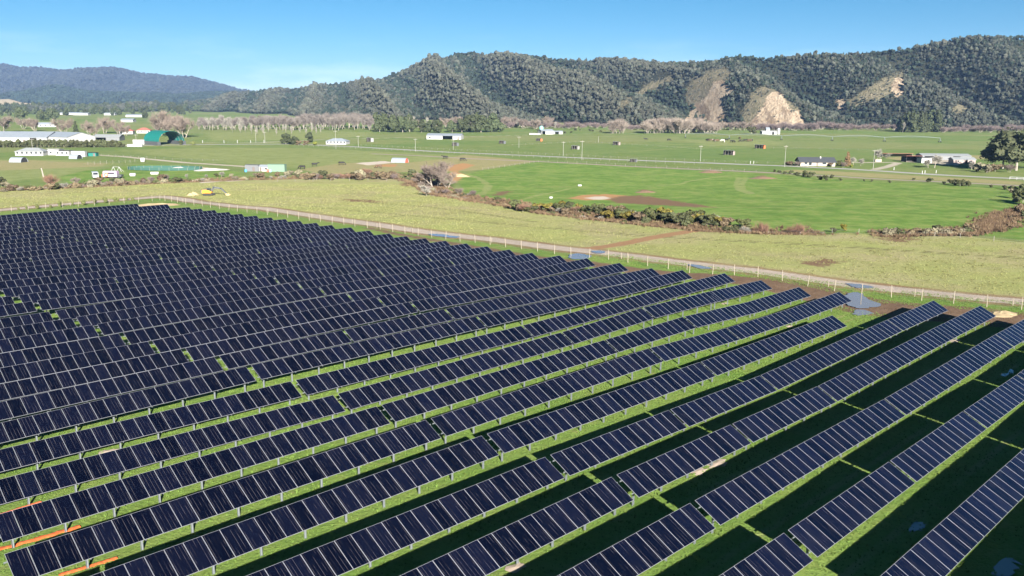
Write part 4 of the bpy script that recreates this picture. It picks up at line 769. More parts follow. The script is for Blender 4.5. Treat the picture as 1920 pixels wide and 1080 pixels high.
scrubline([(885, 374), (960, 386), (1010, 398)], 18, ['dark_shrub', 'dry_shrub', 'pale_shrub', 'shrub', 'dark_shrub'], 6, 11, 'on the bank below the brown dirt patch', 'on the bank below the dirt patch')
scrubline([(965, 395), (1040, 402), (1140, 412)], 40, ['dark_shrub', 'dry_shrub', 'blossom', 'gorse', 'shrub', 'rust_bare', 'dark_shrub'], 10, 20, 'along the gully between the paddocks, left half', 'along the gully, left half')
scrubline([(1140, 413), (1250, 424), (1345, 432), (1400, 434)], 52, ['dark_shrub', 'dark_shrub', 'shrub', 'gorse', 'blossom', 'dry_shrub', 'dark_shrub', 'dark_shrub', 'dry_shrub', 'shrub'], 13, 25, 'along the gully between the paddocks, right half', 'along the gully, right half')
scrubline([(1390, 435), (1460, 436), (1560, 436)], 7, ['pale_shrub', 'dry_shrub', 'pale_shrub'], 5, 9, 'of low growth along the fence by the rusty bushes', 'low along the fence by the rusty bushes')
scrubline([(1660, 441), (1720, 440), (1800, 440), (1830, 434)], 24, ['pale_shrub', 'dry_shrub', 'dry_shrub', 'dark_shrub', 'pale_shrub'], 9, 20, 'on the right hand ditch bank', 'on the right ditch bank')
tpx('bare_willow', 'big_willow', 815, 353, 56, 'large bare willow standing in the gully', 'tree', None, 1.15); tpx('bare_willow', 'willow', 838, 352, 34, 'smaller bare willow right of the large one in the gully', 'tree', None, 1.2); tpx('bare_willow', 'willow', 797, 352, 34, 'smaller bare willow left of the large one in the gully', 'tree', None, 1.1); tpx('bare_willow', 'blossom', 800, 367, 25, 'pale bare bush in front of the large willow', 'tree')
tpx('grey_bush', 'pale_shrub', 677, 336, 21, 'grey green rounded bush in the gully hedge', 'shrub', None, 1.0); tpx('rust_bush', 'rust_bare', 95, 350, 31, 'bare orange twigged bush beside the leaning pole at the left', 'shrub', None, 1.0)
tpx('rust_bush', 'rust_bare', 1428, 434, 35, 'bare rusty bush on the gully bank, left of the two', 'shrub', None, 1.05); tpx('rust_bush', 'rust_bare', 1497, 434, 31, 'bare rusty bush on the gully bank, right of the two', 'shrub', None, 1.05); tpx('low_red_bush', 'rose', 1465, 434, 10, 'low red bush between the two rusty bushes', 'shrub', None, 1.8)
tpx('gorse_bush', 'gorse', 1582, 432, 13, 'gorse bush flowering yellow on the bank', 'shrub'); tpx('dark_bush', 'dark_shrub', 1563, 435, 10, 'low dark bush left of the flowering gorse', 'shrub', None, 1.2); tpx('dark_bush', 'dark_shrub', 1690, 440, 12, 'low dark green bush at the left end of the ditch bank', 'shrub', None, 2.0); tpx('dark_bush', 'dark_shrub', 3, 349, 20, 'dark bush cut by the left edge at the gully', 'shrub'); tpx('dark_bush', 'dark_shrub', 147, 349, 14, 'dark green bush in the gully hedge near the white van', 'shrub', None, 1.6)
for i, (px, py, h) in enumerate([(50, 393, 8), (71, 391.5, 12), (96, 390, 8), (113, 388, 12), (136, 385.5, 7), (156, 384.5, 14), (178, 382.5, 11), (198, 380.5, 13), (218, 377.5, 11), (238, 375.5, 8), (249, 375.5, 8), (35, 394.5, 6)]):
    tpx('young_shrub', 'young_shrub', px, py, h, 'round young shrub, %s from the left along the far fence' % ordn(i+1) if i < 11 else 'smallest round young shrub at the far left of the fence', 'shrub', 'round young shrubs along the far fence', .75)
g = gz  # dry bracken filling the gully and ditch banks
bp = []
for P_l, n_ in ((GULLY, 15000), (DITCH, 2200)):
    seg = np.linalg.norm(P_l[1:]-P_l[:-1], axis=1); cs_ = np.r_[0, np.cumsum(seg)]
    for s_ in RNG.random(n_)*cs_[-1]: bp.append((np.interp(s_, cs_, P_l[:, 0])+RNG.normal(0, 2.5), np.interp(s_, cs_, P_l[:, 1])+RNG.normal(0, 2.2)))
BRACK = np.array(bp)
# ---- grass: tufts under and between the rows, and in the rough pasture
M_GRASS = foliage('grass_blade', (.085, .155, .028), (.14, .19, .046), .25, 20); M_TUSS = foliage('dry_tussock', (.27, .27, .11), (.205, .21, .082), .3, 20)
def f_tuft(b, i):
    for _ in range(16):
        a = random.random()*6.28; r_ = random.random()*.5; p = Vector((math.cos(a)*r_, math.sin(a)*r_, -.05)); q = Vector((random.gauss(0, .35), random.gauss(0, .35), random.uniform(.5, 1.0))); s = Vector((math.cos(a+1.5), math.sin(a+1.5), 0))*.09
        b.add([p-s, p+s, p+q*.6+s*.7, p+q+s*.1], [(0, 1, 2, 3)])
proto_set('bracken', 5, f_tuft, foliage('rusty_bracken', (.095, .058, .036), (.155, .112, .068), .35, 9)); scatter('bracken', 'bracken', np.stack([BRACK[:, 0], BRACK[:, 1], gz(BRACK[:, 0], BRACK[:, 1])], 1), .45+.75*RNG.random(len(BRACK)), 'dry brown bracken filling the gully banks', 'bracken'); proto_set('tuft', 5, f_tuft, M_GRASS); proto_set('tussock', 5, f_tuft, M_TUSS)
FARM = np.vstack([TRACK, [(400, -60)], [(-400, -60)]])
def tufts(name, key, n, test, s0, s1, label, dens=None):
    X = RNG.random(n)*(190 if key == 'tuft' else 330)-(85 if key == 'tuft' else 200); Y = 32+RNG.random(n)**.8*((165 if key == 'tuft' else 330)-32); P = np.stack([X, Y, X*0], 1); px, py, d = projectN(P); m = (px > -60) & (px < 1990) & (py < 1120); X, Y = X[m], Y[m]; Q = np.stack([X, Y], 1)
    m = test(Q); X, Y = X[m], Y[m]; m = fbm(X/5, Y/5, 3) > .30; X, Y = X[m], Y[m]
    scatter(name, key, np.stack([X, Y, gz(X, Y)], 1), s0+(s1-s0)*RNG.random(len(X))**2, label, 'grass', .5+.7*RNG.random(len(X)))
def infarm(Q):
    m = Q[:, 1] < 165; o = m.copy(); o[m] = (sdf(FARM, Q[m]) > .3) & (dpoly(MUD, Q[m]) > 3.2); return o
tufts('farm_grass', 'tuft', 300000, infarm, .08, .20, 'rough green grass between the solar rows')
proto_set('dark_tuft', 4, f_tuft, foliage('rush_clump', (.115, .12, .042), (.18, .17, .07), .3, 20))
def inrough(Q): return (sdf(ROUGH, Q) > 1) & (dpoly(TRACK, Q) > 4.5) & (dpoly(BRANCH, Q) > 2.2)
tufts('rough_pasture_grass', 'tussock', 150000, inrough, .10, .28, 'rough yellowish pasture grass beyond the track')
tufts('rush_clumps', 'dark_tuft', 60000, inrough, .10, .40, 'small darker clumps dotting the rough pasture')
# ------------------------------------------------------------------ buildings and farm things
M_WHITE = mat('white_weatherboard', (.33, .33, .33), .6, var=.12, scale=1.5); M_CREAM = mat('cream_board', (.33, .275, .22), .7, var=.12, scale=1.5); M_PINK = mat('faded_pink_boards', (.31, .25, .235), .8, var=.2, scale=2); M_GREYW = mat('grey_cladding', (.13, .137, .147), .6, var=.15, scale=2)
M_ZINC = mat('pale_roof_iron', (.235, .265, .30), .5, .1, var=.14, scale=.5); M_GREYROOF = mat('grey_roof_iron', (.27, .285, .29), .5, .1, var=.2, scale=1); M_DKROOF = mat('charcoal_roof', (.055, .06, .068), .6, var=.3, scale=2); M_RED = mat('rusty_red_iron', (.33, .12, .09), .7, var=.35, scale=2); M_REDP = mat('red_paint', (.55, .10, .06), .6, var=.15, scale=2)
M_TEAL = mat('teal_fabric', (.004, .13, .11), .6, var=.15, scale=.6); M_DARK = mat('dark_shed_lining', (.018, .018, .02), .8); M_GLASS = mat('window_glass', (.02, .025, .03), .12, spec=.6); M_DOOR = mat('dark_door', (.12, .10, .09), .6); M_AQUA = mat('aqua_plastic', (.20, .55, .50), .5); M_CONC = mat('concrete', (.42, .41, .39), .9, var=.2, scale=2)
M_BLACK = mat('black_rubber', (.02, .02, .02), .7); M_YEL = mat('excavator_yellow', (.80, .38, .02), .45, var=.08, scale=2); M_DGREY = mat('dark_grey_steel', (.07, .075, .08), .5, .2); M_PURPLE = mat('faded_purple_paint', (.36, .25, .36), .5, var=.12, scale=2); M_VAN = mat('white_van_paint', (.36, .37, .385), .35); M_ORANGE = mat('orange_netting', (.55, .12, .03), .7, var=.2, scale=3); M_ORP = mat('orange_paint', (.70, .16, .06), .6); M_GRNBOX = mat('pale_green_container', (.125, .20, .145), .6, var=.1, scale=1); M_TIMBER = mat('grey_timber_pole', (.26, .235, .205), .9, var=.25, scale=3); M_PALE = mat('pale_concrete_pole', (.27, .26, .245), .85)
def ppm(p): return FPX/project(p)[2]           # pixels of the photograph per metre at p
def front_wall(mb, L, H, th, ops, mi=0):
    """wall along x from 0..L at y=0 with true openings (x0,x1,z0,z1)"""
    x = 0
    for a, b, z0, z1 in sorted(o[:4] for o in ops):
        if a > x: mb.box(((x+a)/2, th/2, H/2), (a-x, th, H), mi=mi)
        if z0 > .02: mb.box(((a+b)/2, th/2, z0/2), (b-a, th, z0), mi=mi)
        if H-z1 > .02: mb.box(((a+b)/2, th/2, (H+z1)/2), (b-a, th, H-z1), mi=mi)
        x = b
    if x < L: mb.box(((x+L)/2, th/2, H/2), (L-x, th, H), mi=mi)
def building(name, label, cat, px, py, L, D, H, RH, rz, wm, rm, roof='gable', ops=(), group=None, over=.35, axis='x', chimney=False, open_front=False, endops=()):
    """front left corner region centred on px,py; x runs along the front, y goes back"""
    p = at(px, py); root = empty(name, p, rz, label, cat, group); X0 = -L/2
    w_ = MB(); th = .18
    if not open_front: front_wall(w_, L, H, th, ops)
    w_.v = [(x+X0, y, z) for x, y, z in w_.v]
    w_.box((0, D-th/2, H/2), (L-2*th-.01, th, H)); s = MB()
    for sx in (-1, 1): w_.box((sx*(L/2-th/2), D/2+th/2+.003, H/2), (th, D-th-.006, H))
    if roof == 'gable' and axis == 'x':
        for sx in (-1, 1): w_.add([(sx*(L/2-th*.5), .01, H), (sx*(L/2-th*.5), D-.01, H), (sx*(L/2-th*.5), D/2, H+RH*.97), (sx*(L/2-th*.9), .01, H), (sx*(L/2-th*.9), D-.01, H), (sx*(L/2-th*.9), D/2, H+RH*.97)], [(0, 1, 2), (3, 5, 4)])
    if roof == 'gable' and axis == 'y':
        for yy in (.0, D-.02): w_.add([(-L/2+.01, yy, H), (L/2-.01, yy, H), (0, yy, H+RH*.97), (-L/2+.01, yy+.02, H), (L/2-.01, yy+.02, H), (0, yy+.02, H+RH*.97)], [(0, 1, 2), (3, 5, 4)])
    w_.build('wall', wm, root); r = MB(); t_ = .12
    if roof == 'gable' and axis == 'x':
        for a, b in ((-over, D/2), (D+over, D/2)):
            za = H-(RH/(D/2))*over; r.add([(-L/2-over, a, za), (L/2+over, a, za), (L/2+over, b, H+RH), (-L/2-over, b, H+RH)]+[(-L/2-over, a, za+t_), (L/2+over, a, za+t_), (L/2+over, b, H+RH+t_), (-L/2-over, b, H+RH+t_)], [(0, 1, 2, 3), (4, 7, 6, 5), (0, 4, 5, 1), (1, 5, 6, 2), (2, 6, 7, 3), (3, 7, 4, 0)])
    elif roof == 'gable':
        for a in (-L/2-over, L/2+over):
            za = H-(RH/(L/2))*over; r.add([(a, -over, za), (a, D+over, za), (0, D+over, H+RH), (0, -over, H+RH), (a, -over, za+t_), (a, D+over, za+t_), (0, D+over, H+RH+t_), (0, -over, H+RH+t_)], [(0, 1, 2, 3), (4, 7, 6, 5), (0, 4, 5, 1), (1, 5, 6, 2), (2, 6, 7, 3), (3, 7, 4, 0)])
    elif roof == 'hip':
        h = min(D/2, L/2)*.95; o = over; r.add([(-L/2-o, -o, H), (L/2+o, -o, H), (L/2+o, D+o, H), (-L/2-o, D+o, H), (-L/2+h, D/2, H+RH), (L/2-h, D/2, H+RH), (-L/2-o, -o, H-.15), (L/2+o, -o, H-.15), (L/2+o, D+o, H-.15), (-L/2-o, D+o, H-.15)], [(0, 1, 5, 4), (1, 2, 5), (2, 3, 4, 5), (3, 0, 4), (0, 6, 7, 1), (1, 7, 8, 2), (2, 8, 9, 3), (3, 9, 6, 0), (6, 9, 8, 7)])
    elif roof == 'mono':
        o = over; r.add([(-L/2-o, -o, H+RH), (L/2+o, -o, H+RH), (L/2+o, D+o, H), (-L/2-o, D+o, H), (-L/2-o, -o, H+RH+t_), (L/2+o, -o, H+RH+t_), (L/2+o, D+o, H+t_), (-L/2-o, D+o, H+t_)], [(0, 3, 2, 1), (4, 5, 6, 7), (0, 1, 5, 4), (1, 2, 6, 5), (2, 3, 7, 6), (3, 0, 4, 7)])
    ro = r.build('roof', rm, root)
    if chimney: c = MB(); c.box((L*.12, D*.4, H+RH*.9), (.6, .6, 1.4)); c.build('chimney', M_CONC, ro)
    for o_ in ops:
        a, b, z0, z1 = o_[:4]; kd = o_[4] if len(o_) > 4 else 'window'
        if kd == 'window':
            f = MB(); cx, cz = X0+(a+b)/2, (z0+z1)/2
            for dx in (-1, 1): f.box((cx+dx*(b-a-.08)/2, .02, cz), (.08, .12, z1-z0))
            for dz in (-1, 1): f.box((cx, .025, cz+dz*(z1-z0-.08)/2), (b-a-.17, .10, .08))
            fo = f.build('window', M_WHITE, root); g = MB(); g.box((cx, .09, cz), (b-a-.02, .02, z1-z0-.02)); g.build('pane', M_GLASS, fo)
        elif kd == 'door':
            g = MB(); g.box((X0+(a+b)/2, .07, (z0+z1)/2), (b-a-.04, .06, z1-z0-.02)); g.build('door', M_DOOR, root)
        elif kd == 'bay':
            n_ = max(1, int((b-a)/4.5)); 
            for i in range(1, n_): g = MB(); g.box((X0+a+(b-a)*i/n_, .12, (z0+z1)/2), (.22, .22, z1-z0)); g.build('bay_post', M_PALE, root)
    return root
def win(L, n, w=1.3, z0=1.0, z1=2.1, skip=()): return [(L*(i+.5)/n-w/2, L*(i+.5)/n+w/2, z0, z1) for i in range(n) if i not in skip]
building('farm_shed', 'largest pale iron roofed shed at the left edge', 'shed', 22, 267, 50, 26, 3.6, 3.8, .05, M_WHITE, M_ZINC, ops=[(8, 12, 0, 3.4, 'bay'), (33, 34.5, .2, 2.2, 'door'), (38, 43, 0, 3.2, 'bay')])
building('farm_shed', 'second pale blue roofed shed joined right of the largest shed', 'shed', 100, 267, 30, 24, 4.0, 3.2, -.45, M_WHITE, M_ZINC, ops=[(3, 7, 0, 3.3, 'bay')])
building('grey_shed', 'grey roofed open shed behind the end of the hedge', 'shed', 200, 264, 19, 12, 2.8, 1.8, .1, M_GREYW, M_GREYROOF, ops=[(1, 9, 0, 2.4, 'bay')])
building('white_house', 'white hip roofed house in front of the hedge', 'house', 55, 292, 15, 9, 2.4, 1.8, .08, M_WHITE, M_GREYROOF, roof='hip', ops=win(15, 6))
building('white_outbuilding', 'white flat roofed outbuilding right of the hip roofed house', 'shed', 101, 291, 6.5, 5, 3.2, .4, 0, M_WHITE, M_WHITE, roof='mono', ops=[(1, 2.2, 1, 2, 'window'), (4, 5, 0, 2, 'door')])
building('white_outbuilding', 'longer low white outbuilding behind the corrugated hut', 'shed', 117, 292, 8, 5, 2.5, .6, -.1, M_WHITE, M_GREYROOF, roof='mono', ops=win(8, 3))
building('white_container', 'white box container beside the small corrugated hut', 'container', 147, 294, 7.4, 2.6, 2.9, .05, 0, M_WHITE, M_ZINC, roof='mono', over=.02)
building('garden_shed', 'dark green low shed with red end by the yard', 'shed', 171, 293, 5.5, 3, 1.8, .4, 0, M_TEAL, M_DGREY, roof='mono', ops=[(3.8, 5.0, 0, 1.6, 'door')])
building('plain_house', 'small white house alone on the far plain at left', 'house', 87, 238, 17, 9, 2.6, 2.2, .3, M_WHITE, M_ZINC, ops=win(20, 4, 2))
for px, py, lb in ((236, 251.5, 'red roofed house in the distance, left of the two'), (269, 250, 'red roofed house in the distance, nearest the green barn')): building('red_roof_house', lb, 'house', px, py, 12, 9, 2.8, 2.4, .2, M_WHITE, M_RED, roof='hip', ops=win(12, 4))
for i, (px, py, L) in enumerate([(132, 215, 40), (150, 216, 30), (238, 229, 16), (252, 219.5, 30), (205, 216, 20)]): building('distant_shed', 'white roofed building far across the plain, %s counted from the left' % ordn((1, 2, 4, 5, 3)[i]), 'shed', px, py, L, 14, 3.2, 1.6, .1, M_WHITE, M_ZINC, over=.5)
building('farmhouse', 'white farmhouse with pale hip roof beside the evergreens', 'house', 630, 271, 15, 9, 2.4, 1.9, -.12, M_WHITE, M_ZINC, roof='hip', ops=win(15, 6))
building('white_barn', 'long white barn with dark open bays in the green paddock', 'barn', 832, 261.5, 29, 16, 3.1, 1.5, -.08, M_WHITE, M_ZINC, roof='gable', ops=[(2, 3.5, .8, 2.2), (13.5, 22, 0, 2.9, 'bay'), (26, 27.3, 0, 2.2, 'door')])
building('dairy_shed', 'open fronted dairy shed beside the aqua silo', 'shed', 1027, 252, 13, 9, 3.4, 1.4, .4, M_WHITE, M_ZINC, axis='x', ops=[(.5, 4, 0, 3.6, 'bay')]); building('dairy_shed', 'small white shed right of the dairy shed', 'shed', 1047, 251.5, 9, 6, 2.4, .8, .2, M_WHITE, M_ZINC, ops=[(1, 5, 0, 2.5, 'bay')]); building('dairy_shed', 'low white pen shed left of the dairy shed', 'shed', 1003, 252.5, 11, 6, 1.1, .4, 0, M_WHITE, M_ZINC, roof='mono')
def silo(px, py, r, h, label, m_, legs=True):
    p = at(px, py); o = empty('silo', p, 0, label, 'silo'); b = MB(); z0 = h*.3 if legs else 0
    b.tube([(0, 0, z0), (0, 0, z0+.01), (0, 0, h*.82), (0, 0, h*.94), (0, 0, h)], [r*.35 if legs else r, r, r, r*.7, r*.1], 14); b.build('tank', m_, o, smooth=False)
    if legs:
        for i in range(4): a = i*math.pi/2+.7; l = MB(); l.tube([(math.cos(a)*r*.8, math.sin(a)*r*.8, -.1), (math.cos(a)*r*.8, math.sin(a)*r*.8, z0+.3)], .08, 5); l.build('leg', M_GALV, o)
silo(1015, 250, 2.0, 7.5, 'aqua green feed silo at the dairy', M_AQUA)
wb = building('white_barn', 'white barn with steep gable and side wings before the thicket', 'barn', 1443, 252, 15, 9, 2.6, 1.0, 0, M_WHITE, M_WHITE, ops=[(10, 12, 0, 2.4, 'bay')]); wc = MB(); wc.box((-1, 5, 4.2), (3.6, 5, 1.6)); wc.build('upper_wall', M_WHITE, wb); g_ = MB(); g_.prism([(2.2, 5.0), (7.8, 5.0), (5, 6.9)], -3.0, 1.0); g_.build('upper_roof', M_ZINC, wb)
silo(1459.5, 252, 1.5, 6.5, 'white silo at the right end of the gabled white barn', M_WHITE, False)
building('dark_roof_house', 'low house with charcoal gable roof by the road', 'house', 1533, 311.5, 17.5, 9, 2.2, 2.0, -.06, M_CREAM, M_DKROOF, ops=[(2, 3.6, .9, 2.0), (4.2, 5.8, .4, 2.0), (8, 9, 0, 2.0, 'door'), (11, 13, .9, 2.0), (15, 16.6, .6, 1.9)], chimney=True, over=.6)
building('open_shed', 'open fronted shed with rusty red roof right of the driveway', 'shed', 1713, 304, 8.2, 7, 2.7, .7, -.03, M_DARK, M_RED, roof='mono', open_front=True)
building('white_shed', 'white walled shed joined to the rusty roofed shed', 'shed', 1737, 306, 5.5, 6, 2.6, .6, -.03, M_WHITE, M_GREYROOF, roof='mono')
building('long_barn', 'long low grey roofed barn behind the pale bush', 'barn', 1775, 300, 27, 11, 2.3, 1.0, -.08, M_GREYW, M_GREYROOF, ops=[(1, 6, 0, 2.4, 'bay'), (17, 21, 0, 2.4, 'bay')]); building('pink_barn', 'pink walled barn with grey roof and dark doorway', 'barn', 1808, 307, 11.5, 7, 2.2, 1.0, -.1, M_PINK, M_GREYROOF, ops=[(2, 3, .9, 1.8), (6.2, 7.4, 0, 1.9, 'bay')])
building('rusty_lean_to', 'low rusty roofed lean-to left of the open shed', 'shed', 1683, 294, 18, 5, 1.5, .5, -.03, M_TIMBER, M_RED, roof='mono', open_front=True)
# calf shelters: open fronted, sloping roof
SH = [(694, 266, 14, 9, M_WHITE, 0), (854, 273.5, 14, 7, M_GREYW, 0), (942, 269.5, 14, 6.5, M_GREYW, 0), (1011, 264.5, 13, 5.5, M_ORP, 0), (1079, 280, 17, 7.5, M_PALE, 0), (1156, 272, 16, 7, M_PINK, 0), (1367, 290.5, 25, 9, M_PINK, 0), (1425, 278.5, 23, 7.5, M_ORP, 0), (1188, 304, 15, 6.5, M_GREYW, 0)]
SHL = ['white calf shelter right of the farmhouse', 'grey calf shelter just below the long white barn', 'grey calf shelter in the paddock right of the long barn', 'small orange ended calf shelter below the dairy', 'pale ended calf shelter left of the tall power pole', 'pink ended calf shelter in the middle paddock', 'largest pink ended calf shelter right of centre', 'orange ended calf shelter right of the cows', 'black fronted calf shelter on the near road verge']
for (px, py, wpx, hpx, em, _), lb in zip(SH, SHL):
    p = at(px, py); k = 1/ppm(p); L = wpx*k*.72; D = wpx*k*.55; H = hpx*k*.9; root = empty('calf_shelter', p, -.5, lb, 'shelter', 'calf shelters in the paddocks'); b = MB()
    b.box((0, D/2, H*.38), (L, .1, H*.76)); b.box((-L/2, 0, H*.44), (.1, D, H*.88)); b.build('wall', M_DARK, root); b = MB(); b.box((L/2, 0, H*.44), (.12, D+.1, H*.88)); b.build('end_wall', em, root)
    b = MB(); b.box((0, 0, H*.92), (L+.5, D*1.12, .1), (-.22, 0, 0)); b.build('roof', M_GREYROOF, root)
    for i in (-1, 0, 1): b = MB(); b.box((i*L*.3, -D/2+.1, H*.48), (.12, .12, H*.96)); b.build('front_post', M_TIMBER, root)
# half round corrugated huts
def arch(name, label, px, py, L, r, rz, cover, endm, cat='hut', base=0., ends=True, h=None):
    p = at(px, py); o = empty(name, p, rz, label, cat); n = 14; hh = h or r; b = MB(); vs = []
    for x in (-L/2, L/2):
        for rr in (1, .985):
            for i in range(n+1): a = math.pi*i/n; vs.append((x, -math.cos(a)*r*rr, base+math.sin(a)*hh*rr))
    m = n+1; fs = []
    for i in range(n): fs += [(i, 2*m+i, 2*m+i+1, i+1), (m+i, m+i+1, 3*m+i+1, 3*m+i), (i, i+1, m+i+1, m+i), (2*m+i, 3*m+i, 3*m+i+1, 2*m+i+1)]
    b.add(vs, fs); b.build('arched_cover', cover, o)
    if ends:
        b = MB(); pts = [(L/2-.3, -math.cos(math.pi*i/n)*r*.97, base+math.sin(math.pi*i/n)*hh*.97) for i in range(n+1)]; b.add(pts, [tuple(range(n+1))]); b.add([(x-.06, y, z) for x, y, z in pts], [tuple(reversed(range(n+1)))]); b.build('end_wall', endm, o)
    return o
arch('corrugated_hut', 'half round corrugated hut at the left below the white house', 35, 304, 7, 2.5, -.2, M_ZINC, M_DARK); arch('corrugated_hut', 'small half round corrugated hut by the white container', 142, 297.5, 5, 2.2, -.2, M_ZINC, M_DARK); arch('corrugated_hut', 'half round corrugated hut with red end near the large willow', 750, 304.5, 8, 2.4, -.3, M_ZINC, M_REDP)
gb = arch('green_barn', 'large teal arched barn open at its right end', 308, 271, 22, 9.5, -.72, M_TEAL, M_DARK, 'barn', 2.6, False, 7.2)
for s in (-1, 1):
    b = MB(); b.box((0, s*9.3, 1.3), (22, 2.4, 2.6)); b.build('side_wall', M_DGREY, gb)
b = MB(); b.add([(-11+.2, -9.2, 2.6), (-11+.2, 9.2, 2.6), (-11+.2, 7, 7.2), (-11+.2, 0, 9.6), (-11+.2, -7, 7.2), (-10.7, -9.2, 2.6), (-10.7, 9.2, 2.6), (-10.7, 7, 7.2), (-10.7, 0, 9.6), (-10.7, -7, 7.2)], [(0, 1, 2, 3, 4), (9, 8, 7, 6, 5)])
for i in range(5): a = MB(); a.tube([(-9+i*4.6, -math.cos(math.pi*j/10)*9.2, 2.6+math.sin(math.pi*j/10)*6.95) for j in range(11)], .12, 5, cap=False); a.build('rib', M_GALV, gb)
building('white_trailer', 'white box trailer left of the teal barn', 'trailer', 260, 271, 8, 2.6, 3.2, .05, 0, M_WHITE, M_WHITE, roof='mono', over=.02); building('white_trailer', 'low white tank trailer just below the teal barn', 'trailer', 252, 275, 10, 2.5, 1.4, .1, 0, M_WHITE, M_WHITE, roof='mono', over=.02)
building('storage_container', 'grey cabin with blue end, leftmost of the three by the gully', 'container', 472, 321.5, 6.2, 3, 2.8, .1, -.15, M_GREYW, M_DGREY, roof='mono', over=.05, ops=[(3.5, 4.6, 0, 2.0, 'door')]); building('storage_container', 'white cabin, middle of the three by the gully', 'container', 494, 321.5, 6.0, 3, 2.2, .6, -.1, M_WHITE, M_ZINC, ops=[(1.2, 2.2, 0, 1.8, 'door'), (3.5, 4.8, .8, 1.6)]); building('storage_container', 'pale green container, rightmost of the three by the gully', 'container', 518, 322, 7.6, 3, 3.1, .08, -.05, M_GRNBOX, M_GRNBOX, roof='mono', over=.02)
for px, m_, lb in ((461, mat('blue_barrel', (.05, .25, .6), .5), 'blue barrel left of the grey cabin'), (502, M_REDP, 'red barrel before the white cabin'), (507, mat('blue_tub', (.25, .5, .75), .5), 'pale blue tub before the green container')):
    b = MB(); b.tube([(0, 0, 0), (0, 0, .2), (0, 0, 1.0), (0, 0, 1.15)], [.42, .5, .5, .4], 10); o = b.build('barrel', m_, None, at(px, 322.5)); tag(o, lb, 'barrel')
# heaps of gravel and earth
def heap(px, py, r, h, m_, label, el=1.6):
    b = MB(); n = 18; vs = [(0, 0, h)]; fs = []
    for j in range(1, 5):
        for i in range(n): a = 6.283*i/n; q = r*j/4*(1+random.gauss(0, .07)); vs.append((math.cos(a)*q*el, math.sin(a)*q, h*(1-(j/4)**1.25)*(1+random.gauss(0, .12))-.06*(j == 4)))
    for i in range(n): fs.append((0, 1+i, 1+(i+1) % n))
    for j in range(3):
        for i in range(n): fs.append((1+j*n+i, 1+(j+1)*n+i, 1+(j+1)*n+(i+1) % n, 1+j*n+(i+1) % n))
    b.add(vs, fs); o = b.build('heap', m_, None, at(px, py)); o.rotation_euler.z = random.random(); tag(o, label, 'heap')
M_SAND = mat('yellow_sand', (.36, .27, .15), .95, var=.2, scale=2); M_EARTH = mat('brown_earth', (.16, .10, .06), .95, var=.3, scale=2); M_GRAV = mat('grey_gravel', (.33, .32, .31), .95, var=.2, scale=2); M_STRAW = mat('straw', (.27, .21, .12), .95, var=.3, scale=3)
heap(860, 331, 2.6, 1.1, M_SAND, 'yellow sand heap right of the large willow', 2); heap(333, 318, 2.2, 1.2, M_GRAV, 'grey gravel heap left of the yard, smaller', 2.6); heap(395, 319.5, 2.6, 1.0, M_GRAV, 'grey gravel heap before the cabins', 3.2); heap(1880, 590, 1.6, .55, M_STRAW, 'tan straw heap inside the fence at the right', 1.8); heap(290, 384.5, 3.2, .5, M_SAND, 'low yellow heap at the fence corner', 2.4); heap(358, 366.5, 1.1, .9, M_SAND, 'yellow earth heap left of the excavator, nearer', 1.4); heap(364, 365.5, 1.2, 1.0, M_SAND, 'yellow earth heap left of the excavator, larger', 1.4); heap(1210, 360.5, 2.5, .6, M_EARTH, 'small brown earth heap on the green paddock', 1.8); heap(1333, 323.5, 3.6, .9, M_EARTH, 'brown earth heap below the road', 1.8); heap(1430, 334.5, 3.4, .8, M_EARTH, 'brown earth heap below the largest calf shelter', 1.8); heap(742, 451.5, .8, .35, M_SAND, 'small orange sand pile among the row ends', 1.8)
# ---- excavator
p = at(392, 366.5); ex = empty('excavator', p, .0, 'yellow excavator with dark boom reaching right in the pasture', 'excavator'); s_ = 1/ppm(p)
for yy in (-1.15, 1.15):
    b = MB(); b.prism([(0, 0), (0, 0)], 0, 0) if False else b.tube([(-1.9, yy, .45), (1.9, yy, .45)], .44, 10); b.box((0, yy, .45), (3.9, .5, .84)); b.build('track', M_BLACK, ex)
b = MB(); b.box((0, 0, .75), (2.6, 1.7, .5)); b.build('undercarriage', M_DGREY, ex)
b = MB(); b.add([(-2.3, -1.3, 1.05), (1.2, -1.3, 1.05), (1.2, 1.3, 1.05), (-2.3, 1.3, 1.05), (-2.2, -1.25, 2.2), (-.3, -1.25, 2.3), (-.3, 1.25, 2.3), (-2.2, 1.25, 2.2), (1.15, -1.28, 1.75), (1.15, 1.28, 1.75)], [(0, 3, 2, 1), (4, 5, 6, 7), (0, 1, 8, 5, 4), (3, 7, 6, 9, 2), (0, 4, 7, 3), (1, 2, 9, 8), (8, 9, 6, 5)]); body = b.build('body', M_YEL, ex)
b = MB(); b.box((-2.45, 0, 1.6), (.5, 2.5, 1.1)); b.build('counterweight', M_DGREY, ex); b = MB(); b.box((-1.4, 0, 2.35), (1.3, 1.6, .25)); b.build('engine_cover', M_DGREY, ex)
b = MB(); b.box((.35, -.78, 2.35), (1.4, .95, 1.3)); cab = b.build('cab', M_DGREY, ex); b = MB(); b.box((.35, -1.27, 2.5), (1.1, .02, .8)); b.build('window', M_GLASS, cab)
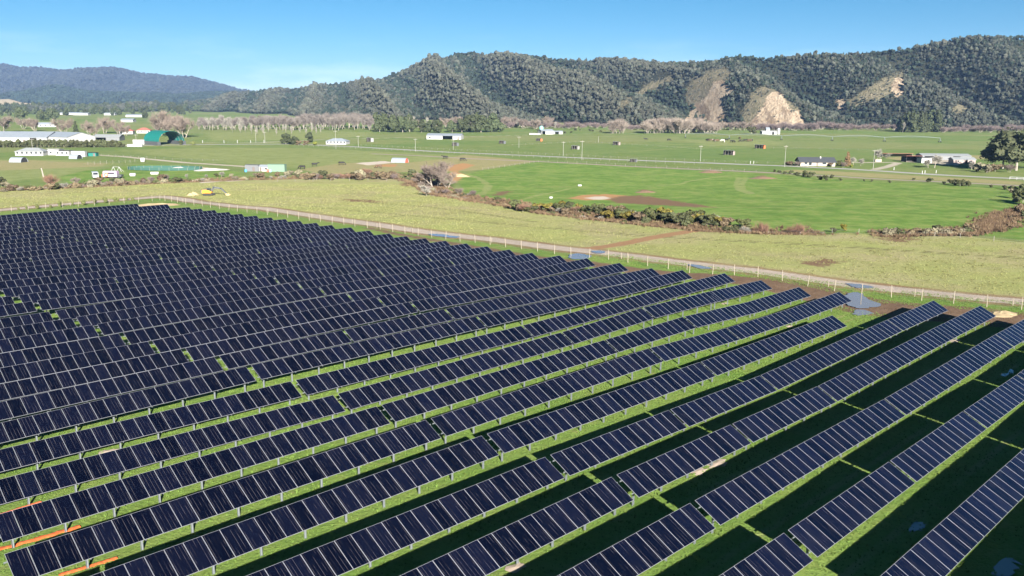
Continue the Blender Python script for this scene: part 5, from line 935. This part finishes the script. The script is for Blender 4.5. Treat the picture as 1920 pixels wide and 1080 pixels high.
def beam(a, c, w0, w1, name, m_):
    b = MB(); a = Vector(a); c = Vector(c); d = (c-a).normalized(); n = Vector((-d.z, 0, d.x)); t_ = Vector((0, .2, 0))
    b.add([a-n*w0-t_, a+n*w0-t_, c+n*w1-t_, c-n*w1-t_, a-n*w0+t_, a+n*w0+t_, c+n*w1+t_, c-n*w1+t_], [(0, 1, 2, 3), (7, 6, 5, 4), (0, 4, 5, 1), (1, 5, 6, 2), (2, 6, 7, 3), (3, 7, 4, 0)]); return b.build(name, m_, ex)
beam((1.0, .1, 1.5), (2.0, .1, 3.3), .3, .32, 'boom', M_DGREY); beam((1.9, .1, 3.25), (4.9, .1, 2.75), .3, .25, 'boom', M_DGREY); beam((4.7, .1, 2.95), (6.9, .1, .75), .26, .2, 'arm', M_DGREY)
b = MB(); b.tube([(1.4, .1, 2.3), (3.4, .1, 2.9)], .09, 6); b.build('hydraulic_ram', M_GALV, ex); b = MB(); b.tube([(3.4, .1, 3.3), (5.3, .1, 2.75)], .08, 6); b.build('hydraulic_ram', M_GALV, ex)
b = MB(); b.prism([(.0, 0), (0, 0)], 0, 0) if False else b.add([(6.6, -.6, .8), (7.3, -.6, .95), (8.3, -.6, .15), (7.6, -.6, -.02), (6.8, -.6, .15), (6.6, .8, .8), (7.3, .8, .95), (8.3, .8, .15), (7.6, .8, -.02), (6.8, .8, .15)], [(0, 1, 2, 3, 4), (9, 8, 7, 6, 5), (0, 4, 9, 5), (4, 3, 8, 9), (3, 2, 7, 8), (0, 5, 6, 1)]); b.build('bucket', M_SAND, ex)
ex.scale = (s_*52/10.9,)*3
# ---- vehicles by the left gully
p = at(179, 334); van = empty('campervan', p, 1.15, 'white van parked nose towards us beside the purple truck', 'van'); prof = [(-2.6, .45), (2.6, .45), (2.65, 1.1), (2.3, 1.25), (1.6, 2.15), (-2.3, 2.3), (-2.65, 2.0)]
b = MB(); b.v = []; pr = [(x, z) for x, z in prof]; n = len(pr); b.add([(x, -.95, z) for x, z in pr]+[(x, .95, z) for x, z in pr], [tuple(reversed(range(n))), tuple(range(n, 2*n))]+[(i, (i+1) % n, n+(i+1) % n, n+i) for i in range(n)]); vb = b.build('body', M_VAN, van)
b = MB(); b.add([(2.24, -.8, 1.36), (2.24, .8, 1.36), (1.72, .74, 2.04), (1.72, -.74, 2.04)], [(0, 1, 2, 3)]); b.v = [(x+.03, y, z+.02) for x, y, z in b.v]; b.build('windscreen', M_GLASS, vb)
for yy in (-.965, .965): b = MB(); b.box((-.3, yy, 1.65), (3.2, .02, .5)); b.build('side_window', M_GLASS, vb)
for xx in (-1.7, 1.7):
    for yy in (-.9, .9): b = MB(); b.tube([(xx, yy-.1, .36), (xx, yy+.1, .36)], .36, 12); b.build('wheel', M_BLACK, van)
van.rotation_euler.z = -1.05; van.scale = (1.12,)*3
p = at(212, 334); tr = empty('house_truck', p, .0, 'faded purple house truck with an orange ring on its side', 'truck'); b = MB(); b.box((-.6, 0, 1.55), (5.2, 2.2, 2.0)); b.box((-.6, 0, 2.62), (4.9, 1.9, .18)); tb = b.build('body', M_PURPLE, tr)
b = MB(); b.prism([(-1.0, .6), (1.0, .6), (1.0, 1.35), (-1.0, 1.35)], 2.05, 3.6); b.build('bonnet', M_DGREY, tr); b = MB(); b.box((-.2, -1.12, 1.9), (2.6, .03, .5)); b.build('window', M_GLASS, tb)
b = MB(); b.tube([(-1.9+.62*math.cos(a_*.5236), -1.2, 1.35+.62*math.sin(a_*.5236)) for a_ in range(13)], .2, 6, cap=False); b.build('ring', M_ORP, tr); b = MB(); b.box((-3.4, 0, .95), (.7, 2.0, .8)); b.build('rear_box', M_REDP, tr)
for xx in (-2.4, 2.6):
    for yy in (-.95, .95): b = MB(); b.tube([(xx, yy-.12, .42), (xx, yy+.12, .42)], .42, 12); b.build('wheel', M_BLACK, tr)
tr.scale = (1.08,)*3
p = at(218, 322); sw = empty('swing_frame', p, 0, 'white twin A-frame swing behind the purple truck', 'swing')
for cx in (-1.7, 1.7):
    for dx in (-1.4, 1.4):
        b = MB(); b.tube([(cx+dx, .0, -.05), (cx, .3, 3.6)], .13, 6); b.build('leg', M_WHITE, sw)
b = MB(); b.tube([(-1.7, .3, 3.55), (1.7, .3, 3.55)], .11, 6); b.build('top_bar', M_WHITE, sw); b = MB(); b.tube([(1.7, .3, 3.55), (4.4, .3, .0)], .08, 6); b.build('slide', M_WHITE, sw); sw.scale = (.75, .75, .6)
for px, py, w_, h_, lb, m_ in ((249, 330, 2.4, 1.2, 'small white trailer right of the purple truck', M_WHITE), (290, 327, 3.4, 1.1, 'rounded white trough in the paddock', M_WHITE), (268, 303, 2.2, 2.0, 'small white hutch by the driveway', M_WHITE), (1087, 349, 1.5, .6, 'white water trough on the green paddock', M_WHITE), (1033, 372, 1.1, .6, 'white box on the gully bank', M_WHITE)):
    o = empty('trough', at(px, py), .2, lb, 'trough'); b = MB(); b.tube([(-w_/2, 0, h_*.5), (-w_/2*.9, 0, h_*.5), (w_/2*.9, 0, h_*.5), (w_/2, 0, h_*.5)], [h_*.3, h_*.5, h_*.5, h_*.3], 8); b.build('tank', m_, o); b = MB(); b.box((0, 0, h_*.06), (w_*.8, h_*.8, h_*.12)); b.build('base', M_CONC, o)
p = at(310, 318); ry = empty('round_yard', p, 0, 'dark green netted round yard beside the gravel heaps', 'yard fence'); b = MB()
for i in range(24):
    a = i/24*6.283; q = MB(); q.tube([(math.cos(a)*17, math.sin(a)*7, -.1), (math.cos(a)*17, math.sin(a)*7, 1.5)], .05, 5); q.build('post', M_TIMBER, ry)
    a2 = (i+1)/24*6.283; b.add([(math.cos(a)*17, math.sin(a)*7, .1), (math.cos(a2)*17, math.sin(a2)*7, .1), (math.cos(a2)*17, math.sin(a2)*7, 1.3), (math.cos(a)*17, math.sin(a)*7, 1.3)], [(0, 1, 2, 3)])
b.build('netting', mat('dark_green_netting', (.02, .07, .055), .8), ry)
# ---- power poles
def pole(px, py, hpx, label, arms=1, lean=0, m_=None):
    p = at(px, py); h = hpx/ppm(p); o = empty('power_pole', p, .3, label, 'power pole', 'power poles'); o.rotation_euler.y = lean; b = MB(); b.tube([(0, 0, -.4), (0, 0, h)], [.11, .075], 6); b.build('pole', m_ or M_PALE, o)
    for i in range(arms):
        b = MB(); b.box((0, .12, h-.6-i*.9), (2.4, .12, .14)); ca = b.build('crossarm', M_TIMBER, o)
        for x in (-1.05, -.4, .4, 1.05): c_ = MB(); c_.tube([(x, .12, h-.53-i*.9), (x, .12, h-.28-i*.9)], .05, 5); c_.build('insulator', M_WHITE, ca)
for px, py, h, lb in [(672, 276, 21, 'power pole right of the white farmhouse'), (630, 279, 34, 'tall thin pole in front of the white farmhouse'), (779, 284, 24, 'power pole just left of the long white barn'), (850, 281, 20, 'power pole below the right end of the long white barn'), (973, 277, 21, 'power pole left of the dairy paddock'), (1056, 292.5, 27, 'thin pole left of the tallest road pole'), (1091, 300, 36, 'tallest power pole on the road near the middle'), (1122, 267, 12, 'short pole in the middle paddock'), (1313, 303, 30, 'power pole on the road right of centre'), (1471, 313, 40, 'power pole on the road left of the dark roofed house'), (1637, 317, 36, 'power pole by the blossom tree'), (480, 268, 24, 'tall pale pole left of the farmhouse evergreens'), (256, 272, 20, 'pole left of the teal barn'), (61, 279, 19, 'pole behind the white hip roofed house'), (497, 268, 21, 'second pale pole left of the farmhouse evergreens')]: pole(px, py, h, lb, 1 if h > 15 else 0)
p = at(82, 332); b = MB(); b.tube([(0, 0, -.3), (-.55, 0, 3.6)], [.28, .24], 8); o = b.build('leaning_pole', M_TIMBER, None, p); tag(o, 'short dark leaning pole beside the orange twigged bush', 'pole')
# ---- centre pivot irrigator
pts_ = [at(px, py) for px, py in ((1285, 259), (1367, 261), (1465, 262.5), (1560, 264), (1658, 265.5), (1762, 267))]; ir = empty('pivot_irrigator', pts_[0], 0, 'long silver centre pivot irrigator across the far green paddock', 'irrigator'); o0 = pts_[0]; H_ = 3.6
for i, q in enumerate(pts_):
    q = q-o0; b = MB()
    for dy in (-1.8, 1.8): b.tube([q+Vector((0, dy, .3)), q+Vector((0, 0, H_))], .16, 5)
    b.tube([q+Vector((0, -2, .4)), q+Vector((0, 2, .4))], .14, 5); tw_ = b.build('drive_tower', M_GALV, ir)
    for dy in (-1.9, 1.9): w_ = MB(); w_.tube([q+Vector((-.2, dy, .55)), q+Vector((.2, dy, .55))], .6, 10); w_.build('wheel', M_BLACK, tw_)
for a, c_ in zip(pts_[:-1], pts_[1:]):
    a, c_ = a-o0, c_-o0; N_ = 10; b = MB(); up = [a.lerp(c_, i/N_)+Vector((0, 0, H_+1.3*math.sin(math.pi*i/N_))) for i in range(N_+1)]; b.tube(up, .17, 6); lo = [q+Vector((0, 0, -1.0*math.sin(math.pi*i/N_))) for i, q in enumerate(up)]; b.tube(lo[1:-1], .07, 4)
    for i in range(1, N_): b.tube([up[i], lo[i]], .06, 4)
    b.build('span', M_GALV, ir)
# ---- cattle
M_COW = mat('black_hide', (.015, .014, .013), .8); M_COWB = mat('brown_hide', (.09, .05, .03), .8); M_COWW = mat('white_hide', (.5, .46, .4), .8)
def cow_mesh(graze, m_):
    b = MB(); b.tube([(-1.05, 0, 1.02), (-.9, 0, 1.05), (-.3, 0, .98), (.4, 0, 1.0), (.8, 0, 1.08), (1.0, 0, 1.12)], [.12, .33, .38, .37, .31, .16], 10)
    hd = (1.55, 0, .35) if graze else (1.6, 0, 1.4); b.tube([(.85, 0, 1.15), ((.85+hd[0])/2+.1, 0, (1.15+hd[2])/2+.08), hd, (hd[0]+.28, 0, hd[2]-.16)], [.24, .17, .15, .09], 8)
    for x, z in ((.75, 0), (-.8, 0)):
        for y in (-.2, .2): b.tube([(x, y, .95), (x+.05*(1 if x < 0 else -1), y, .5), (x, y, 0)], [.15, .08, .06], 6)
    b.tube([(-1.05, 0, 1.2), (-1.2, 0, .95), (-1.18, 0, .45)], [.05, .03, .05], 5)
    for y in (-.16, .16): b.tube([(hd[0]-.08, y*.6, hd[2]+.06), (hd[0]-.12, y*1.9, hd[2]+.07)], [.05, .02], 4)
    return b.mesh('cow', m_, True)
COWS = [cow_mesh(True, M_COW), cow_mesh(False, M_COW), cow_mesh(True, M_COWB)]; CW = cow_mesh(True, M_COWW)
for px, py in [(1325, 264.5), (1329, 264), (1333, 264.8), (1339, 265), (1342, 265.6), (1346, 265), (1362, 264), (1372, 267), (1388, 266), (1394, 265.5), (1398, 265), (1402, 265.2), (1406, 265.6), (1409, 265.2), (1387, 261), (1375, 267.3)]:
    o = link('cow', random.choice(COWS), None, at(px, py), (0, 0, random.random()*6.28), 1.35); tag(o, 'black cow grazing in the herd below the irrigator', 'cow', 'cattle herd below the irrigator')
for px, py in [(1336, 264.8), (1355, 265.5), (1358, 266.8)]: o = link('cow', CW, None, at(px, py), (0, 0, random.random()*6.28), 1.35); tag(o, 'pale cow grazing in the herd below the irrigator', 'cow', 'pale cattle in the herd')
for px, py, lb in ((1211, 263, 'lone dark cow left of the irrigator, left one'), (1254, 264, 'lone dark cow left of the irrigator, right one'), (835, 298, 'black cow in the tan field above the large willow'), (867, 302, 'black cow at the right of the tan field'), (567, 317, 'black cow left of the brown hedge'), (590, 312, 'dark cow behind the brown hedge, left'), (640, 309.5, 'dark cow behind the brown hedge, right'), (1844, 290, 'black cow before the right gum trees'), (711, 315.5, 'brown cow near the orange earth')):
    o = link('cow', COWS[2] if 'brown cow n' in lb else random.choice(COWS[:2]), None, at(px, py), (0, 0, random.choice((.2, 3.0))), 1.3); tag(o, lb, 'cow')
# ---- paddock fences (posts one or two pixels high)
def farm_fence(pts, label, step=5., h=1.15, m_=M_TIMBER, r=.06):
    P = [at(px, py) for px, py in pts]; o = empty('paddock_fence', P[0], 0, label, 'fence'); b = MB(); wv = MB()
    for a, c_ in zip(P[:-1], P[1:]):
        n = max(1, int((c_-a).length/step))
        for i in range(n):
            q = a.lerp(c_, i/n); q.z = G(q.x, q.y); q = q-P[0]; b.tube([q+Vector((0, 0, -.2)), q+Vector((0, 0, h*random.uniform(.9, 1.1)))], r, 4)
        for z in (.4, .8, 1.05): wv.tube([a-P[0]+Vector((0, 0, z)), c_-P[0]+Vector((0, 0, z))], .012, 3, cap=False)
    po = b.build('posts', m_, o); po['kind'] = 'stuff'; wv.build('wires', M_WIRE, o)
farm_fence([(560, 274), (677, 280), (807, 286), (1000, 296), (1160, 303.5), (1320, 309.5)], 'pale post fence along the near side of the road'); farm_fence([(677, 273.5), (877, 283.5), (1160, 297), (1320, 302.5), (1460, 307.5)], 'pale post fence along the far side of the road')
farm_fence([(905, 319), (1010, 304.5), (1100, 307), (1250, 315), (1440, 324)], 'pale post fence along the top of the green paddock'); farm_fence([(960, 273), (1090, 267), (1200, 273), (1320, 281)], 'pale post fence crossing the middle paddocks', 7); farm_fence([(1450, 279), (1560, 281), (1660, 283)], 'pale post fence behind the dark roofed house', 7)
farm_fence([(380, 268), (420, 268.5), (470, 268), (520, 268)], 'white posts along the road right of the teal barn', 9, 2.2, M_WHITE, .2); farm_fence([(1440, 437.5), (1560, 438), (1660, 444), (1800, 446), (1930, 460)], 'weathered post fence below the right ditch bank', 5, 1.1, M_TIMBER); farm_fence([(520, 341), (620, 340), (690, 339), (760, 342)], 'pale posts along the pasture below the gully hedge', 6); farm_fence([(190, 292), (260, 296), (340, 301), (420, 303)], 'pale post fence along the farm driveway', 6)
farm_fence([(165, 309), (200, 307), (235, 305.5), (262, 304)], 'grey rail stockyard fence left of the driveway', 2.5, 1.6, M_TIMBER)
# white bridge rail
p = at(1893, 336); q = at(1960, 339); br = empty('bridge_rail', p, 0, 'white bridge rail on the road at the right edge', 'railing'); d_ = q-p
for z in (.45, 1.0): b = MB(); b.tube([Vector((0, 0, z)), d_+Vector((0, 0, z))], .12, 6); b.build('rail', M_WHITE, br)
for i in range(6): b = MB(); c_ = d_*(i/5); b.box(c_+Vector((0, 0, .5)), (.2, .2, 1.2)); b.build('post', M_WHITE, br)
for px, py in ((1560, 313.5), (1563.5, 313.5), (1676, 319), (1729, 326), (1734, 325.5), (1755, 325), (1407, 307), (1413, 307)):
    b = MB(); b.box((0, 0, .55), (.22, .12, 1.5)); b.box((0, 0, 1.35), (.3, .16, .16)); o = b.build('marker_post', M_WHITE, None, at(px, py)); tag(o, 'white road marker post beside the right stretch of road', 'marker post', 'white road marker posts')
# wooden crate in the orchard
building('timber_crate', 'small tan crate shed beside the blossom tree', 'shed', 1647, 303.5, 3.4, 2, 1.3, .1, 0, M_CREAM, M_CREAM, roof='mono', over=.02)
# ---- orange netting rolls between the front rows
def netting(pts, label, w=.38):
    P = [at(px, py) for px, py in pts]; o0 = P[0]; N_ = 40; b = MB(); vs = []
    seg = np.array([tuple(p) for p in P]); s = np.r_[0, np.cumsum(np.linalg.norm(seg[1:]-seg[:-1], axis=1))]; d_ = Vector(seg[-1]-seg[0]).normalized(); nn = Vector((-d_.y, d_.x, 0))
    for i in range(N_+1):
        c_ = Vector([np.interp(s[-1]*i/N_, s, seg[:, k]) for k in range(3)])-o0
        for j in range(5):
            q = c_+nn*((j-2)/2*w*.5*(1+.2*math.sin(i*.9+j)))+Vector((0, 0, .03+.04*random.random()+.05*math.sin(j*math.pi/4))); vs.append(q)
    b.add(vs, [(i*5+j, i*5+j+1, (i+1)*5+j+1, (i+1)*5+j) for i in range(N_) for j in range(4)]); o = b.build('safety_netting', M_ORANGE, None, o0); tag(o, label, 'netting', 'orange netting strips')
netting([(-60, 1052), (0, 1031), (75, 1010), (150, 988)], 'longest orange netting strip lying below the bottom left rows', .5); netting([(110, 1080), (165, 1064), (220, 1047)], 'orange netting strip nearest the bottom left corner'); netting([(-40, 978), (20, 960), (77, 942)], 'upper faint orange netting strip at the left edge')
# pale gravel spilled round some posts
M_SPILL = mat('pale_clay_spill', (.36, .29, .23), .95, var=.25, scale=2)
for i, (px, py, w_) in enumerate([(1345, 870, 1.1), (1310, 885, 1.0), (1790, 640, 1.2), (965, 1066, .9), (700, 823, 1.1), (1125, 626, .9), (1360, 569, .8), (1480, 612, .7), (200, 848, .9), (1640, 805, .5)]):
    p = at(px, py); b = MB(); n = 16; vs = [(0, 0, .05)]+[(math.cos(6.283*j/n)*w_*random.uniform(.6, 1.2), math.sin(6.283*j/n)*w_*.55*random.uniform(.6, 1.2), -.03) for j in range(n)]; b.add(vs, [(0, 1+j, 1+(j+1) % n) for j in range(n)]); o = b.build('clay_spill', M_SPILL, None, p+Vector((0, 0, .06)), (0, 0, ANG)); tag(o, 'pale clay spill on the grass beside the solar rows', 'clay spill', 'pale clay spills between the rows')
# ------------------------------------------------------------------ air
hz_ = MB(); hz_.box((-1700, 3850, 190), (9400, 8100, 410)); M_HAZE = bpy.data.materials.new('haze'); M_HAZE.use_nodes = True; nt = M_HAZE.node_tree; nt.nodes.clear(); out_ = nt.nodes.new('ShaderNodeOutputMaterial'); pv = nt.nodes.new('ShaderNodeVolumePrincipled'); pv.inputs['Color'].default_value = (.33, .55, 1.0, 1); pv.inputs['Density'].default_value = HAZE_D; pv.inputs['Anisotropy'].default_value = 0.0; nt.links.new(pv.outputs[0], out_.inputs['Volume'])
ho = hz_.build('haze', M_HAZE); tag(ho, 'thin blue haze over the valley', 'haze', kind='stuff')
